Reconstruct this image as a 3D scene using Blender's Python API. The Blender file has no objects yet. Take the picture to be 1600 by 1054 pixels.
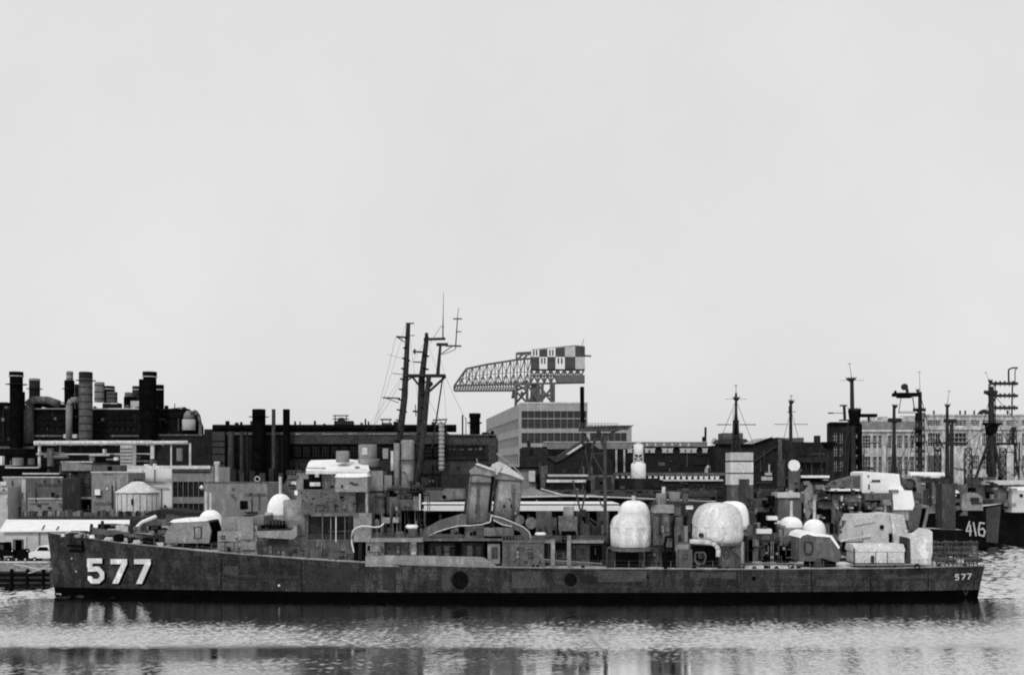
import bpy, math, random
from mathutils import Vector, Matrix
random.seed(577)
C = bpy.context.scene.collection
scene = bpy.context.scene
# ------------------------------------------------------------------ camera
F, H, HY = 1630.0, 15.2, 735.0          # focal length in photo pixels, eye height, horizon row
cd = bpy.data.cameras.new('camera'); cam = bpy.data.objects.new('camera', cd); C.objects.link(cam)
cam.location = (0, 0, H); cam.rotation_euler = (math.radians(90), 0, 0)
cd.sensor_width = 36; cd.lens = 36*F/1600; cd.shift_y = (HY-527)/1600
cd.clip_start = 1; cd.clip_end = 12000
scene.camera = cam
# ------------------------------------------------------------------ sky and sun (thin high overcast, black and white film)
SUN_EL, SUN_AZ = math.radians(44), math.radians(202)
w = bpy.data.worlds.new('World'); scene.world = w; w.use_nodes = True
nt = w.node_tree; nt.nodes.clear()
sky = nt.nodes.new('ShaderNodeTexSky'); sky.sky_type = 'NISHITA'; sky.sun_disc = False
sky.sun_elevation = SUN_EL; sky.sun_rotation = SUN_AZ; sky.dust_density = 6; sky.air_density = 1.0
bw = nt.nodes.new('ShaderNodeRGBToBW')
pw = nt.nodes.new('ShaderNodeMath'); pw.operation = 'POWER'; pw.inputs[1].default_value = .06
tcw = nt.nodes.new('ShaderNodeTexCoord')
cl = nt.nodes.new('ShaderNodeTexNoise'); cl.inputs['Scale'].default_value = 2.6; cl.inputs['Detail'].default_value = 9; cl.inputs['Roughness'].default_value = .6
mrw = nt.nodes.new('ShaderNodeMapRange'); mrw.inputs[1].default_value=.3; mrw.inputs[2].default_value=.7; mrw.inputs[3].default_value = 6.85; mrw.inputs[4].default_value = 7.55
mu = nt.nodes.new('ShaderNodeMath'); mu.operation = 'MULTIPLY'
bg = nt.nodes.new('ShaderNodeBackground'); bg.inputs['Strength'].default_value = .1
out = nt.nodes.new('ShaderNodeOutputWorld')
nt.links.new(sky.outputs[0], bw.inputs[0]); nt.links.new(bw.outputs[0], pw.inputs[0])
nt.links.new(tcw.outputs['Generated'], cl.inputs['Vector']); nt.links.new(cl.outputs['Fac'], mrw.inputs[0])
nt.links.new(pw.outputs[0], mu.inputs[0]); nt.links.new(mrw.outputs[0], mu.inputs[1])
nt.links.new(mu.outputs[0], bg.inputs['Color']); nt.links.new(bg.outputs[0], out.inputs[0])
sd = bpy.data.lights.new('sun', 'SUN'); sd.energy = 1.5; sd.angle = math.radians(12); sd.color = (1, 1, 1)
so = bpy.data.objects.new('sun', sd); C.objects.link(so)
dirv = Vector((math.sin(SUN_AZ)*math.cos(SUN_EL), math.cos(SUN_AZ)*math.cos(SUN_EL), math.sin(SUN_EL)))
so.rotation_euler = dirv.to_track_quat('Z', 'Y').to_euler()
vs = scene.view_settings; vs.view_transform = 'Standard'; vs.look = 'None'; vs.exposure = 0; vs.gamma = 1; vs.use_curve_mapping = False
scene.render.engine = 'CYCLES'; scene.cycles.filter_width = 2.0     # soft old lens

# ------------------------------------------------------------------ helpers
def X(px, Y): return (px-800)*Y/F
def Z(py, Y): return H-(py-HY)*Y/F
def PT(px, py, Y): return (X(px, Y), Y, Z(py, Y))
def lerp(a, b, t): return a+(b-a)*t
def interp(tab, t):
    if t <= tab[0][0]: return tab[0][1]
    for (a, b), (c, d) in zip(tab, tab[1:]):
        if t <= c: return lerp(b, d, (t-a)/(c-a))
    return tab[-1][1]

class MB:
    def __init__(s): s.v = []; s.f = []; s.sm = False; s.comp = []
    def add(s, vs, fs):
        n = len(s.v); s.comp.append((n, len(s.f), len(vs), len(fs))); s.v += [tuple(p) for p in vs]; s.f += [tuple(i+n for i in f) for f in fs]; return s
    def box(s, x0, x1, y0, y1, z0, z1):
        x0, x1 = sorted((x0, x1)); y0, y1 = sorted((y0, y1)); z0, z1 = sorted((z0, z1))
        return s.add([(x0,y0,z0),(x1,y0,z0),(x1,y1,z0),(x0,y1,z0),(x0,y0,z1),(x1,y0,z1),(x1,y1,z1),(x0,y1,z1)],
                     [(3,2,1,0),(4,5,6,7),(0,1,5,4),(1,2,6,5),(2,3,7,6),(3,0,4,7)])
    def pbox(s, px0, py0, px1, py1, Y, d): return s.box(X(px0,Y), X(px1,Y), Y, Y+d, Z(py1,Y), Z(py0,Y))
    def ext_y(s, pts, y0, y1):           # polygon in x,z pushed along y
        n = len(pts)
        return s.add([(x,y0,z) for x,z in pts]+[(x,y1,z) for x,z in pts],
                     [tuple(range(n-1,-1,-1)), tuple(range(n,2*n))]+[(i,(i+1)%n,n+(i+1)%n,n+i) for i in range(n)])
    def ppoly(s, pp, Y, d): return s.ext_y([(X(a,Y), Z(b,Y)) for a,b in pp], Y, Y+d)
    def ext_x(s, pts, x0, x1):           # polygon in y,z
        n = len(pts)
        return s.add([(x0,y,z) for y,z in pts]+[(x1,y,z) for y,z in pts],
                     [tuple(range(n-1,-1,-1)), tuple(range(n,2*n))]+[(i,(i+1)%n,n+(i+1)%n,n+i) for i in range(n)])
    def bar(s, p, q, r, r2=None, n=6):
        p, q = Vector(p), Vector(q); d = q-p
        if d.length < 1e-6: return s
        r2 = r if r2 is None else r2
        a = d.orthogonal().normalized(); b = d.cross(a).normalized()
        if n == 4: off = math.pi/4
        else: off = 0
        vs = [p+(a*math.cos(t)+b*math.sin(t))*r for t in [off+i*2*math.pi/n for i in range(n)]]
        vs += [q+(a*math.cos(t)+b*math.sin(t))*r2 for t in [off+i*2*math.pi/n for i in range(n)]]
        return s.add(vs, [tuple(range(n-1,-1,-1)), tuple(range(n,2*n))]+[(i,(i+1)%n,n+(i+1)%n,n+i) for i in range(n)])
    def path(s, pts, r, n=6):
        for a, b in zip(pts, pts[1:]): s.bar(a, b, r, n=n)
        return s
    def ppath(s, pp, Y, r, n=6): return s.path([PT(a,b,Y) for a,b in pp], r, n)
    def lathe(s, cx, cy, prof, n=24, sx=1, sy=1):
        vs = []; k = len(prof)
        for r, z in prof:
            for i in range(n):
                t = 2*math.pi*i/n; vs.append((cx+r*math.cos(t)*sx, cy+r*math.sin(t)*sy, z))
        fs = [tuple(range(n-1,-1,-1)), tuple(range((k-1)*n, k*n))]
        for j in range(k-1):
            for i in range(n):
                a = j*n+i; b = j*n+(i+1)%n; fs.append((a,b,b+n,a+n))
        return s.add(vs, fs)
    def pcyl(s, px0, py0, px1, py1, Y, n=20):   # upright drum, centred at depth Y
        r = (px1-px0)/2*Y/F
        return s.lathe(X((px0+px1)/2,Y), Y, [(r*.96,Z(py1,Y)),(r,Z(py1,Y)+.05),(r,Z(py0,Y)-r*.06),(r*.93,Z(py0,Y))], n)
    def disc(s, px, py, rp, Y, t=.06, n=20):    # flat disc facing the camera side
        c = PT(px,py,Y); return s.bar((c[0],Y,c[2]), (c[0],Y+t,c[2]), rp*Y/F, n=n)

OFF = {}
STUFFY = {'jib_web','counter_jib_web','cross_beam','rigging','lifeline','mast_clamps','thin_pipework','hanger_rod','anchor_chain','mooring_lines','tower_brace','lattice_leg','platform_rail','pipe_clamp','duct_rib','stack_band','shell_seam','cocoon_strap','roof_vents'}
def origin(o): return OFF[o.name]
def thing(name, label, cat, loc, group=None):
    o = bpy.data.objects.new(name, None); C.objects.link(o); o.location = loc
    o.empty_display_size = .5
    o['label'] = label; o['category'] = cat
    if group: o['group'] = group
    OFF[o.name] = Vector(loc); return o
def mesh_of(mb, org, mat, name, smooth=False):
    me = bpy.data.meshes.new(name)
    me.from_pydata([(x-org[0], y-org[1], z-org[2]) for x,y,z in mb.v], [], mb.f); me.update()
    me.materials.append(mat)
    if smooth or mb.sm:
        me.polygons.foreach_set('use_smooth', [len(p.vertices) == 4 for p in me.polygons])
    return me
def part(name, mb, mat, parent, smooth=False, label=None, stuff=False):
    if len(mb.comp) > 1 and not stuff and all(k[2] == 8 and k[3] == 6 for k in mb.comp):   # separate blocks: one part each
        o = None
        for (v0, f0, nv, nf) in mb.comp:
            m1 = MB(); m1.add(mb.v[v0:v0+nv], [tuple(i-v0 for i in f) for f in mb.f[f0:f0+nf]])
            o1 = part(name, m1, mat, parent, smooth, label); o = o or o1
        return o
    org = origin(parent)
    o = bpy.data.objects.new(name, mesh_of(mb, org, mat, name, smooth)); C.objects.link(o); o.parent = parent
    OFF[o.name] = org
    if label: o['label'] = label
    if stuff or name in STUFFY: o['kind'] = 'stuff'
    return o
def single(name, mb, mat, label, cat, group=None, smooth=False, org=None):   # a thing that is one mesh
    if org is None:
        xs = [v[0] for v in mb.v]; ys = [v[1] for v in mb.v]; zs = [v[2] for v in mb.v]
        org = Vector(((min(xs)+max(xs))/2, (min(ys)+max(ys))/2, min(zs)))
    o = bpy.data.objects.new(name, mesh_of(mb, org, mat, name, smooth)); C.objects.link(o); o.location = org
    o['label'] = label; o['category'] = cat
    if group: o['group'] = group
    OFF[o.name] = Vector(org); return o
def struct(name, mb, mat):
    o = bpy.data.objects.new(name, mesh_of(mb, (0,0,0), mat, name)); C.objects.link(o); o['kind'] = 'structure'
    OFF[o.name] = Vector((0,0,0)); return o
def inst(name, me, parent, loc, rz=0, off=None):     # copy that shares mesh data; loc in world
    o = bpy.data.objects.new(name, me); C.objects.link(o); o.parent = parent
    o.location = Vector(loc)-(origin(parent) if off is None else off)
    o.rotation_euler.z = rz; return o

# ------------------------------------------------------------------ materials (grey photograph: every colour is a grey)
def mat(name, base, var=.25, scale=.8, fine=6, rough=.8, stretch=(1,1,1), bump=.15, kind=None, seam=None, dirt=0, dirtcol=.4, spec=.08):
    m = bpy.data.materials.new(name); m.use_nodes = True; t = m.node_tree; N = t.nodes; L = t.links
    b = N['Principled BSDF']; b.inputs['Roughness'].default_value = rough
    tc = N.new('ShaderNodeTexCoord'); mp = N.new('ShaderNodeMapping'); mp.inputs['Scale'].default_value = stretch
    L.new(tc.outputs['Object'], mp.inputs[0])
    n1 = N.new('ShaderNodeTexNoise'); n1.inputs['Scale'].default_value = scale; n1.inputs['Detail'].default_value = 6; n1.inputs['Roughness'].default_value=.65
    n2 = N.new('ShaderNodeTexNoise'); n2.inputs['Scale'].default_value = fine; n2.inputs['Detail'].default_value = 2
    L.new(mp.outputs[0], n1.inputs['Vector']); L.new(tc.outputs['Object'], n2.inputs['Vector'])
    def mr(src, lo, hi, a=.3, c=.7):
        r = N.new('ShaderNodeMapRange'); r.inputs[1].default_value=a; r.inputs[2].default_value=c; r.inputs[3].default_value=lo; r.inputs[4].default_value=hi
        L.new(src, r.inputs[0]); return r.outputs[0]
    def mul(a, c):
        k = N.new('ShaderNodeMath'); k.operation='MULTIPLY'; L.new(a, k.inputs[0])
        if isinstance(c, float): k.inputs[1].default_value = c
        else: L.new(c, k.inputs[1])
        return k.outputs[0]
    v = mul(mr(n1.outputs['Fac'], 1-var, 1+var), mr(n2.outputs['Fac'], 1-var*1.1, 1+var*1.1))
    if dirt:
        n3 = N.new('ShaderNodeTexNoise'); n3.inputs['Scale'].default_value = .45; n3.inputs['Detail'].default_value = 8; n3.inputs['Roughness'].default_value=.7
        mp3 = N.new('ShaderNodeMapping'); mp3.inputs['Scale'].default_value = (2.2,2.2,.8); mp3.inputs['Location'].default_value=(3,7,1)
        L.new(tc.outputs['Object'], mp3.inputs[0]); L.new(mp3.outputs[0], n3.inputs['Vector'])
        v = mul(v, mr(n3.outputs['Fac'], dirtcol, 1.0, .56-dirt*.2, .62-dirt*.12))
    if seam:                                  # plate or brick joints with a slight tone per plate
        sw, sh, mort, contrast = seam
        sx = N.new('ShaderNodeSeparateXYZ'); cx = N.new('ShaderNodeCombineXYZ'); L.new(tc.outputs['Object'], sx.inputs[0])
        ad = N.new('ShaderNodeMath'); ad.operation='ADD'; L.new(sx.outputs[0], ad.inputs[0]); L.new(sx.outputs[1], ad.inputs[1])
        L.new(ad.outputs[0], cx.inputs[0]); L.new(sx.outputs[2], cx.inputs[1])
        br = N.new('ShaderNodeTexBrick'); L.new(cx.outputs[0], br.inputs['Vector'])
        br.inputs['Scale'].default_value = 1; br.inputs['Brick Width'].default_value = sw; br.inputs['Row Height'].default_value = sh
        br.inputs['Mortar Size'].default_value = mort; br.inputs['Color1'].default_value = (1-contrast,)*3+(1,); br.inputs['Color2'].default_value = (1+contrast,)*3+(1,)
        br.inputs['Mortar'].default_value = (.55,)*3+(1,)
        bb = N.new('ShaderNodeRGBToBW'); L.new(br.outputs['Color'], bb.inputs[0]); v = mul(v, bb.outputs[0])
    v = mul(v, float(base)); cb = N.new('ShaderNodeCombineXYZ')
    for i in range(3): L.new(v, cb.inputs[i])
    L.new(cb.outputs[0], b.inputs['Base Color'])
    bp = N.new('ShaderNodeBump'); bp.inputs['Strength'].default_value = bump; bp.inputs['Distance'].default_value=.1
    L.new(n1.outputs['Fac'], bp.inputs['Height']); L.new(bp.outputs[0], b.inputs['Normal'])
    b.inputs['Specular IOR Level'].default_value = spec
    return m
WHITE = mat('weathered_white_paint', .78, .10, .7, 5, .7)
LIGHT = mat('light_grey_paint', .48, .20, .9, 5)
PALE = mat('pale_navy_grey', .28, .22, .8, 6, dirt=.15, dirtcol=.7)
MID = mat('navy_grey', .155, .26, .9, 6, dirt=.15, dirtcol=.6)
GREY = mat('dull_grey', .075, .3, .9, 6, dirt=.15, dirtcol=.6)
DARK = mat('dark_grey', .026, .4, 1, 5)
BLACK = mat('soot_and_shade_black', .005, .5, .8, 4, spec=0)  # for sooty and black things, and for shade painted as black parts
SOOT = mat('sooty_brick', .009, .5, .5, 3, seam=(1.6,.5,.03,.15), spec=.01)
BRICK = mat('dark_brick', .02, .45, .35, 3, seam=(.9,.3,.03,.2))
BRICKM = mat('grey_brick', .055, .4, .35, 3, seam=(.9,.3,.03,.2))
CONC = mat('pale_concrete', .52, .16, .25, 3, dirt=.1, dirtcol=.8)
CONCL = mat('light_stone', .72, .14, .3, 3, dirt=.2, dirtcol=.75)
STEEL = mat('crane_steel', .13, .2, .5, 2)
HULL = mat('hull_side_grey', .040, .5, .3, 5, .7, stretch=(.3,1,2.6), seam=(7.5,2.3,.03,.2), dirt=.5, dirtcol=.45)
HULLP = mat('hull_paint_patch', .046, .3, .6, 4, .7)
HULLD = mat('hull_paint_dark_patch', .025, .3, .6, 4, .7)
BOOT = mat('boot_top_black', .002, .3, .5, 3, .9, spec=0)
HULLB = mat('black_hull', .007, .4, .4, 3, .9, spec=0)
DECK = mat('weathered_deck', .55, .25, .6, 5)
COCOON = mat('cocoon_cover', .74, .15, .6, 3, .65, stretch=(1.8,1.8,.4), bump=.3, dirt=.04, dirtcol=.75)
COCOONW = mat('cocoon_cover_white', .85, .08, .8, 4, .6, bump=.3)
GLASS = mat('window_glass', .02, .5, .5, 2, .25, bump=.02)
QUAYC = mat('quay_concrete', .20, .35, .4, 4)
GROUND = mat('yard_ground', .12, .35, .05, 1)
NUM = mat('number_white', .74, .14, 1, 5, .7, dirt=.12, dirtcol=.7)
NUMB = mat('number_black', .002, .2, 1, 5, .9, spec=0)
CANV = mat('grimy_canvas', .70, .2, 1.1, 5, .8, bump=.8, dirt=.08, dirtcol=.7)
FACT = mat('factory_wall', .60, .2, .25, 3, dirt=.35, dirtcol=.6)
OFFW = mat('office_wall', .42, .14, .25, 3, dirt=.1, dirtcol=.8)
TINT = mat('tinted_glass', .045, .4, .5, 2, .3, bump=.02, spec=.3)
CHECK = mat('crane_check_dark', .07, .2, .5, 2)
NUMG = mat('number_grey', .42, .2, 1, 5, .6)

# ------------------------------------------------------------------ water
def water():
    m = bpy.data.materials.new('harbour_water'); m.use_nodes = True; t = m.node_tree; N = t.nodes; L = t.links
    b = N['Principled BSDF']; b.inputs['Base Color'].default_value = (.006,.006,.006,1)
    b.inputs['Roughness'].default_value = .08; b.inputs['IOR'].default_value = 25
    tc = N.new('ShaderNodeTexCoord'); sx = N.new('ShaderNodeSeparateXYZ'); L.new(tc.outputs['Object'], sx.inputs[0])
    def noise(sc, det, st, loc=(0,0,0)):
        mp = N.new('ShaderNodeMapping'); mp.inputs['Scale'].default_value = st; mp.inputs['Location'].default_value = loc
        L.new(tc.outputs['Object'], mp.inputs[0])
        n = N.new('ShaderNodeTexNoise'); n.inputs['Scale'].default_value = sc; n.inputs['Detail'].default_value = det
        L.new(mp.outputs[0], n.inputs['Vector']); return n.outputs['Fac']
    def math_(op, a, c):
        k = N.new('ShaderNodeMath'); k.operation = op
        for i, q in enumerate((a, c)):
            if isinstance(q, (int, float)): k.inputs[i].default_value = q
            else: L.new(q, k.inputs[i])
        return k.outputs[0]
    big = noise(.35, 2, (.5,1,1)); fine = noise(1.7, 3, (.7,1,1), (5,2,0))
    h = math_('ADD', math_('MULTIPLY', big, .25), math_('MULTIPLY', fine, 1.0))
    # breeze: ruffled water beyond about 90 m, calmer patches nearer the camera
    wob = noise(.05, 3, (1,1,1), (9,9,0))
    edge = math_('ADD', sx.outputs[1], math_('MULTIPLY', wob, 3.0))
    mr = N.new('ShaderNodeMapRange'); mr.interpolation_type = 'SMOOTHSTEP'
    mr.inputs[1].default_value = 90.0; mr.inputs[2].default_value = 92.5; mr.inputs[3].default_value = WCALM; mr.inputs[4].default_value = WRUF
    L.new(edge, mr.inputs[0])
    rr = N.new('ShaderNodeMapRange'); rr.interpolation_type = 'SMOOTHSTEP'
    rr.inputs[1].default_value = 90.0; rr.inputs[2].default_value = 92.5; rr.inputs[3].default_value = .06; rr.inputs[4].default_value = .24
    L.new(edge, rr.inputs[0])
    le = N.new('ShaderNodeMapRange'); le.interpolation_type = 'SMOOTHSTEP'      # glassy in the lee of the hull
    le.inputs[1].default_value = 96.0; le.inputs[2].default_value = 109.0; le.inputs[3].default_value = 1.0; le.inputs[4].default_value = .12
    L.new(sx.outputs[1], le.inputs[0]); L.new(math_('MULTIPLY', rr.outputs[0], le.outputs[0]), b.inputs['Roughness'])
    patch = noise(.09, 3, (.6,1.2,1), (2,4,0))
    pr = N.new('ShaderNodeMapRange'); pr.inputs[1].default_value=.35; pr.inputs[2].default_value=.65; pr.inputs[3].default_value=.6; pr.inputs[4].default_value=1.3
    L.new(patch, pr.inputs[0])
    st = math_('MULTIPLY', mr.outputs[0], pr.outputs[0])
    bp = N.new('ShaderNodeBump'); bp.inputs['Distance'].default_value = 1.0; bp.inputs['Strength'].default_value = 1
    L.new(math_('MULTIPLY', h, st), bp.inputs['Height']); L.new(bp.outputs[0], b.inputs['Normal'])
    return m
WCALM, WRUF = .006, .02
WATER = water()
import numpy as np
def harbour(y0, y1, dy, x0, x1, dx, l0, l1):
    rg = np.random.default_rng(5)
    ys = np.arange(y0, y1+dy*.5, dy); xs = np.arange(x0, x1, dx)
    gx, gy = np.meshgrid(xs, ys)
    def waves(n, l0, l1, spread, pw_):
        z = np.zeros_like(gx)
        for i in range(n):
            lam = l0*(l1/l0)**(i/(n-1)); k = 2*np.pi/lam; th = np.pi/2+rg.normal(0, spread)
            z += (lam/l1)**pw_*lam*np.sin(k*(np.cos(th)*gx+np.sin(th)*gy)+rg.uniform(0, 6.28)+1.2*np.sin(gx*rg.uniform(.05,.3)+gy*rg.uniform(.05,.3)+i))
        return z
    z = waves(40, l0, l1, .5, -.1)
    # unit rms slope along y
    z /= np.sqrt(np.mean((np.diff(z, axis=0)/np.diff(gy, axis=0))**2))
    low = np.zeros_like(gx)
    for i in range(14):
        lam = rg.uniform(14, 70); th = rg.uniform(0, 3.14); low += np.sin(2*np.pi/lam*(np.cos(th)*gx*.6+np.sin(th)*gy*1.6)+rg.uniform(0,6.28))
    low /= low.std()
    wob = .8*np.sin(gx*.09+1)+.5*np.sin(gx*.31+gy*.2)+.45*np.sin(gx*.83+2+gy*.5)+.35*np.sin(gx*1.9+gy*1.1)+.5*low
    t = np.clip((gy+wob-87.6)/4.6, 0, 1); t = t*t*(3-2*t)
    lee = np.clip((gy-95.5)/14.5, 0, 1)*np.clip((62-np.abs(gx))/8, 0, 1)*(gy < 125)     # sheltered under the ship's side
    calm = SL_CALM*np.clip(1+.9*low, .25, 4); ruf = SL_RUF*np.clip(1+.12*low, .6, 1.5)*(1-.82*lee**.8)
    z *= calm+(ruf-calm)*t
    co = np.stack([gx, gy, z], -1).reshape(-1, 3); ny, nx = gx.shape
    i = np.arange((ny-1)*(nx-1)); r = i//(nx-1)*nx+i%(nx-1)
    f = np.stack([r, r+1, r+1+nx, r+nx], -1)
    me = bpy.data.meshes.new('water'); me.vertices.add(len(co)); me.vertices.foreach_set('co', co.ravel().astype('f'))
    me.loops.add(f.size); me.loops.foreach_set('vertex_index', f.ravel().astype('i')); me.polygons.add(len(f))
    me.polygons.foreach_set('loop_start', np.arange(0, f.size, 4).astype('i')); me.update(calc_edges=True); me.validate()
    me.polygons.foreach_set('use_smooth', [True]*len(me.polygons)); me.materials.append(WATER)
    o = bpy.data.objects.new('water', me); C.objects.link(o); o['kind'] = 'structure'
SL_CALM, SL_RUF = .05, .24
harbour(72, 124, .05, -65, 65, .17, .17, .5)
harbour(72, 124, .14, -105, -65, .3, .45, 1.2)
harbour(72, 124, .14, 64.9, 105, .3, .45, 1.2)
harbour(124, 240, .25, -130, 140, .4, .9, 2.4)
struct('outer_water', MB().add([(-6000,-300,-.15),(6000,-300,-.15),(6000,7000,-.15),(-6000,7000,-.15)], [(0,1,2,3)]), WATER)

GZ = 2.9
g = MB()
g.box(-5000, -61.5, 141.0, 6000, -3, GZ)
g.box(-61.5, 22, 150, 6000, -3, GZ-.004)
g.box(22, 5000, 238, 6000, -3, GZ-.008)
struct('ground', g, GROUND)
# quay edge: coping, fender piles
q = MB(); q.box(-300, -61.2, 138.2, 141.0, 1.9, GZ+.12); q.box(-300, -61.2, 140, 141, -3, 1.9)
quay = struct('quay', q, QUAYC)
pm = MB(); pm.bar((0,0,-3), (0,0,2.2), .22, n=8)
pme = mesh_of(pm, (0,0,0), BLACK, 'fender_pile')
for i in range(16):
    inst('fender_pile', pme, quay, (-62-i*2.1, 138.0, 0), off=Vector((0,0,0)))
pl = MB()
for i in range(3): pl.box(-98, -61.3, 138.24, 138.4, -.2+i*.7, .2+i*.7)
part('fender_beam', pl, BLACK, quay)
cm = mesh_of(MB().box(0, 2.95, 0, .5, 0, .16), (0,0,0), LIGHT, 'coping_stone')
for i in range(12): inst('coping_stone', cm, quay, (-64.3-i*3, 138.1, GZ+.123), off=Vector((0,0,0)))
# ------------------------------------------------------------------ hulls
HB_DECK = [(0,.12),(.05,2.0),(.1,3.2),(.2,4.8),(.3,5.6),(.4,5.95),(.5,6),(.6,6),(.7,5.85),(.8,5.4),(.9,4.7),(.97,4.0),(1,3.5)]
HB_WL = [(0,.08),(.05,.9),(.1,1.8),(.2,3.6),(.3,4.9),(.4,5.7),(.5,5.95),(.6,5.95),(.7,5.7),(.8,5.1),(.9,4.2),(.97,3.3),(1,2.8)]
DZ = [(0,7.62),(.03,7.3),(.09,6.55),(.17,5.75),(.25,5.1),(.32,4.6),(.4,4.15),(.48,3.9),(.6,3.72),(.75,3.62),(.9,3.66),(1,3.85)]
class Hull:
    def __init__(s, root, Yc, xb, xs, dz=DZ, beam=1.0, top=HULL, boot=BOOT, deck=DECK, zb=.95, slant=0, rake=.9):
        s.Yc, s.xb, s.xs, s.dz, s.beam, s.slant, s.rake, s.root = Yc, xb, xs, dz, beam, slant, rake, root
        s.L = xs-xb; n = 56; ts = [i/n for i in range(n+1)]
        ts = [t*t*.3+t*.7 for t in ts]
        def ring(zf):           # zf: function t -> z ; returns near and far points
            near, far = [], []
            for t in ts:
                z = zf(t); hb = s.hb(t, z); x = s.xat(t, z); yc = s.yc(t)
                near.append((x, yc-hb, z)); far.append((x, yc+hb, z))
            return near, far
        def skin(z0, z1, k, name, m):
            rows = [ring(lambda t, u=j/k: lerp(z0(t), z1(t), u)) for j in range(k+1)]
            mb = MB(); L = n+1
            for side in (0, 1):
                vs = [p for r in rows for p in r[side]]; fs = []
                for j in range(k):
                    for i in range(n):
                        a = j*L+i; f = (a, a+1, a+1+L, a+L); fs.append(f if side == 0 else f[::-1])
                mb.add(vs, fs)
            for j in range(k):  # transom
                mb.add([rows[j][0][-1], rows[j][1][-1], rows[j+1][1][-1], rows[j+1][0][-1]], [(0,1,2,3)])
            return part(name, mb, m, root, smooth=False)
        skin(lambda t: -1.0, lambda t: zb, 2, 'lower_hull', boot)
        skin(lambda t: zb, lambda t: s.deck(t), 4, 'hull', top)
        near, far = ring(lambda t: s.deck(t)-.02)
        mb = MB()
        for i in range(n): mb.add([near[i], near[i+1], far[i+1], far[i]], [(0,1,2,3)])
        part('deck', mb, deck, root)
    def yc(s, t): return s.Yc+s.slant*t
    def deck(s, t): return interp(s.dz, t)
    def hb(s, t, z):
        d = s.deck(t); u = max(0, min(1, z/d)); a = interp(HB_WL, t); b = interp(HB_DECK, t)
        return (a+(b-a)*u**1.3)*s.beam
    def xat(s, t, z):
        d = s.deck(t); return s.xb+s.L*t+(1-z/d)*s.rake*max(0, 1-t*8)*(1 if s.L > 0 else -1)-(1-z/d)*.5*max(0, (t-.95)*20)*(1 if s.L>0 else -1)
    def t_of(s, x): return max(0, min(1, (x-s.xb)/s.L))
    def side(s, px, py, out=.04):           # photo pixel -> point on the near side of the hull
        Y = s.Yc-5
        for _ in range(8):
            x = X(px, Y); z = Z(py, Y); t = s.t_of(x); Y = s.yc(t)-s.hb(t, z)-out
        return (X(px, Y), Y, Z(py, Y))
    def edge(s, x, inset=.0):               # deck edge point near side at x
        t = s.t_of(x); z = s.deck(t); return (x, s.yc(t)-s.hb(t, z)+inset, z)
    def decal(s, name, polys, m, out=.04, label=None, thick=.05):
        mb = MB()
        for pts in polys:
            # fan of short strips so that the figure follows the curved plating
            n = len(pts); vs = [s.side(a, b, out) for a, b in pts]
            mb.add(vs+[(x, y+thick, z) for x,y,z in vs], [tuple(range(n-1,-1,-1))]+[(i,(i+1)%n,n+(i+1)%n,n+i) for i in range(n)])
        return part(name, mb, m, s.root, label=label)

def dome(mb, cx, cy, z0, r, h, wall=.45, n=28, gores=0):
    prof = [(r*.97, z0), (r, z0+h*wall*.5), (r*.99, z0+h*wall)]
    for i in range(1, 9):
        a = i/8*math.pi/2; prof.append((max(r*.99*max(math.cos(a),0)**(.62 if gores else .85), .03), z0+h*wall+h*(1-wall)*math.sin(a)**(.9 if gores else 1)))
    k = len(mb.v); mb.lathe(cx, cy, prof, n)
    if gores:
        for i in range(k, len(mb.v)):
            x, y, z = mb.v[i]; t = math.atan2(y-cy, x-cx); s = 1+.04*math.cos(t*gores)+random.uniform(-.012,.012)
            mb.v[i] = (cx+(x-cx)*s, cy+(y-cy)*s, z+random.uniform(-.03,.03))
    return mb

# ================================================================== DESTROYER 577
YC = 128.0
D = thing('destroyer', 'long grey destroyer in front with white bow number 577, laid up', 'warship', (0, YC, 0))
HD = Hull(D, YC, X(75,128), X(1538,124.6))
def shp(pts, ox, oy, s, dx=0, dy=0): return [(ox+a/s+dx, oy+b/s+dy) for a, b in pts]
five = [[(405,382),(530,382),(530,424),(405,424)], [(405,424),(449,424),(449,492),(405,455)], [(412,450),(505,450),(495,492),(412,492)],
        [(505,450),(548,498),(511,514),(490,490)], [(511,512),(548,498),(548,552),(511,535)], [(511,535),(548,552),(506,592),(493,553)],
        [(493,553),(506,592),(440,592),(460,553)], [(460,553),(440,592),(410,560),(412,530),(442,530)]]
sev1 = [[(600,388),(738,388),(738,430),(600,430)], [(690,428),(738,428),(665,592),(615,592)]]
sev2 = [[(797,388),(935,388),(935,430),(797,430)], [(886,428),(935,428),(862,594),(813,594)]]
for gph in (five, sev1, sev2):
    HD.decal('bow_number_shadow', [shp(p, 60, 800, 5.333, 2.9, 2.3) for p in gph], NUMB, .07)
    HD.decal('bow_number', [shp(p, 60, 800, 5.333) for p in gph], NUM, .13)
def strokes(lines, wdt):            # polylines -> quads
    out_ = []
    for ln in lines:
        for (a, b), (c, d) in zip(ln, ln[1:]):
            dx, dy = c-a, d-b; l = math.hypot(dx, dy); nx, ny = -dy/l*wdt/2, dx/l*wdt/2
            ex, ey = dx/l*wdt*.3, dy/l*wdt*.3
            out_.append([(a-ex+nx,b-ey+ny),(c+ex+nx,d+ey+ny),(c+ex-nx,d+ey-ny),(a-ex-nx,b-ey-ny)])
    return out_
f5 = [(1498,897),(1493.5,897),(1493,900.5),(1497.5,900.5),(1498,902.5),(1497,905),(1493,905)]
f7 = [(1502.5,896.5),(1508.5,896.5),(1504,904.5)]; f7b = [(a+9, b-.6) for a, b in f7]
for g_ in (f5, f7, f7b): HD.decal('stern_number', strokes([g_], 1.7), NUMG, .06)
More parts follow.
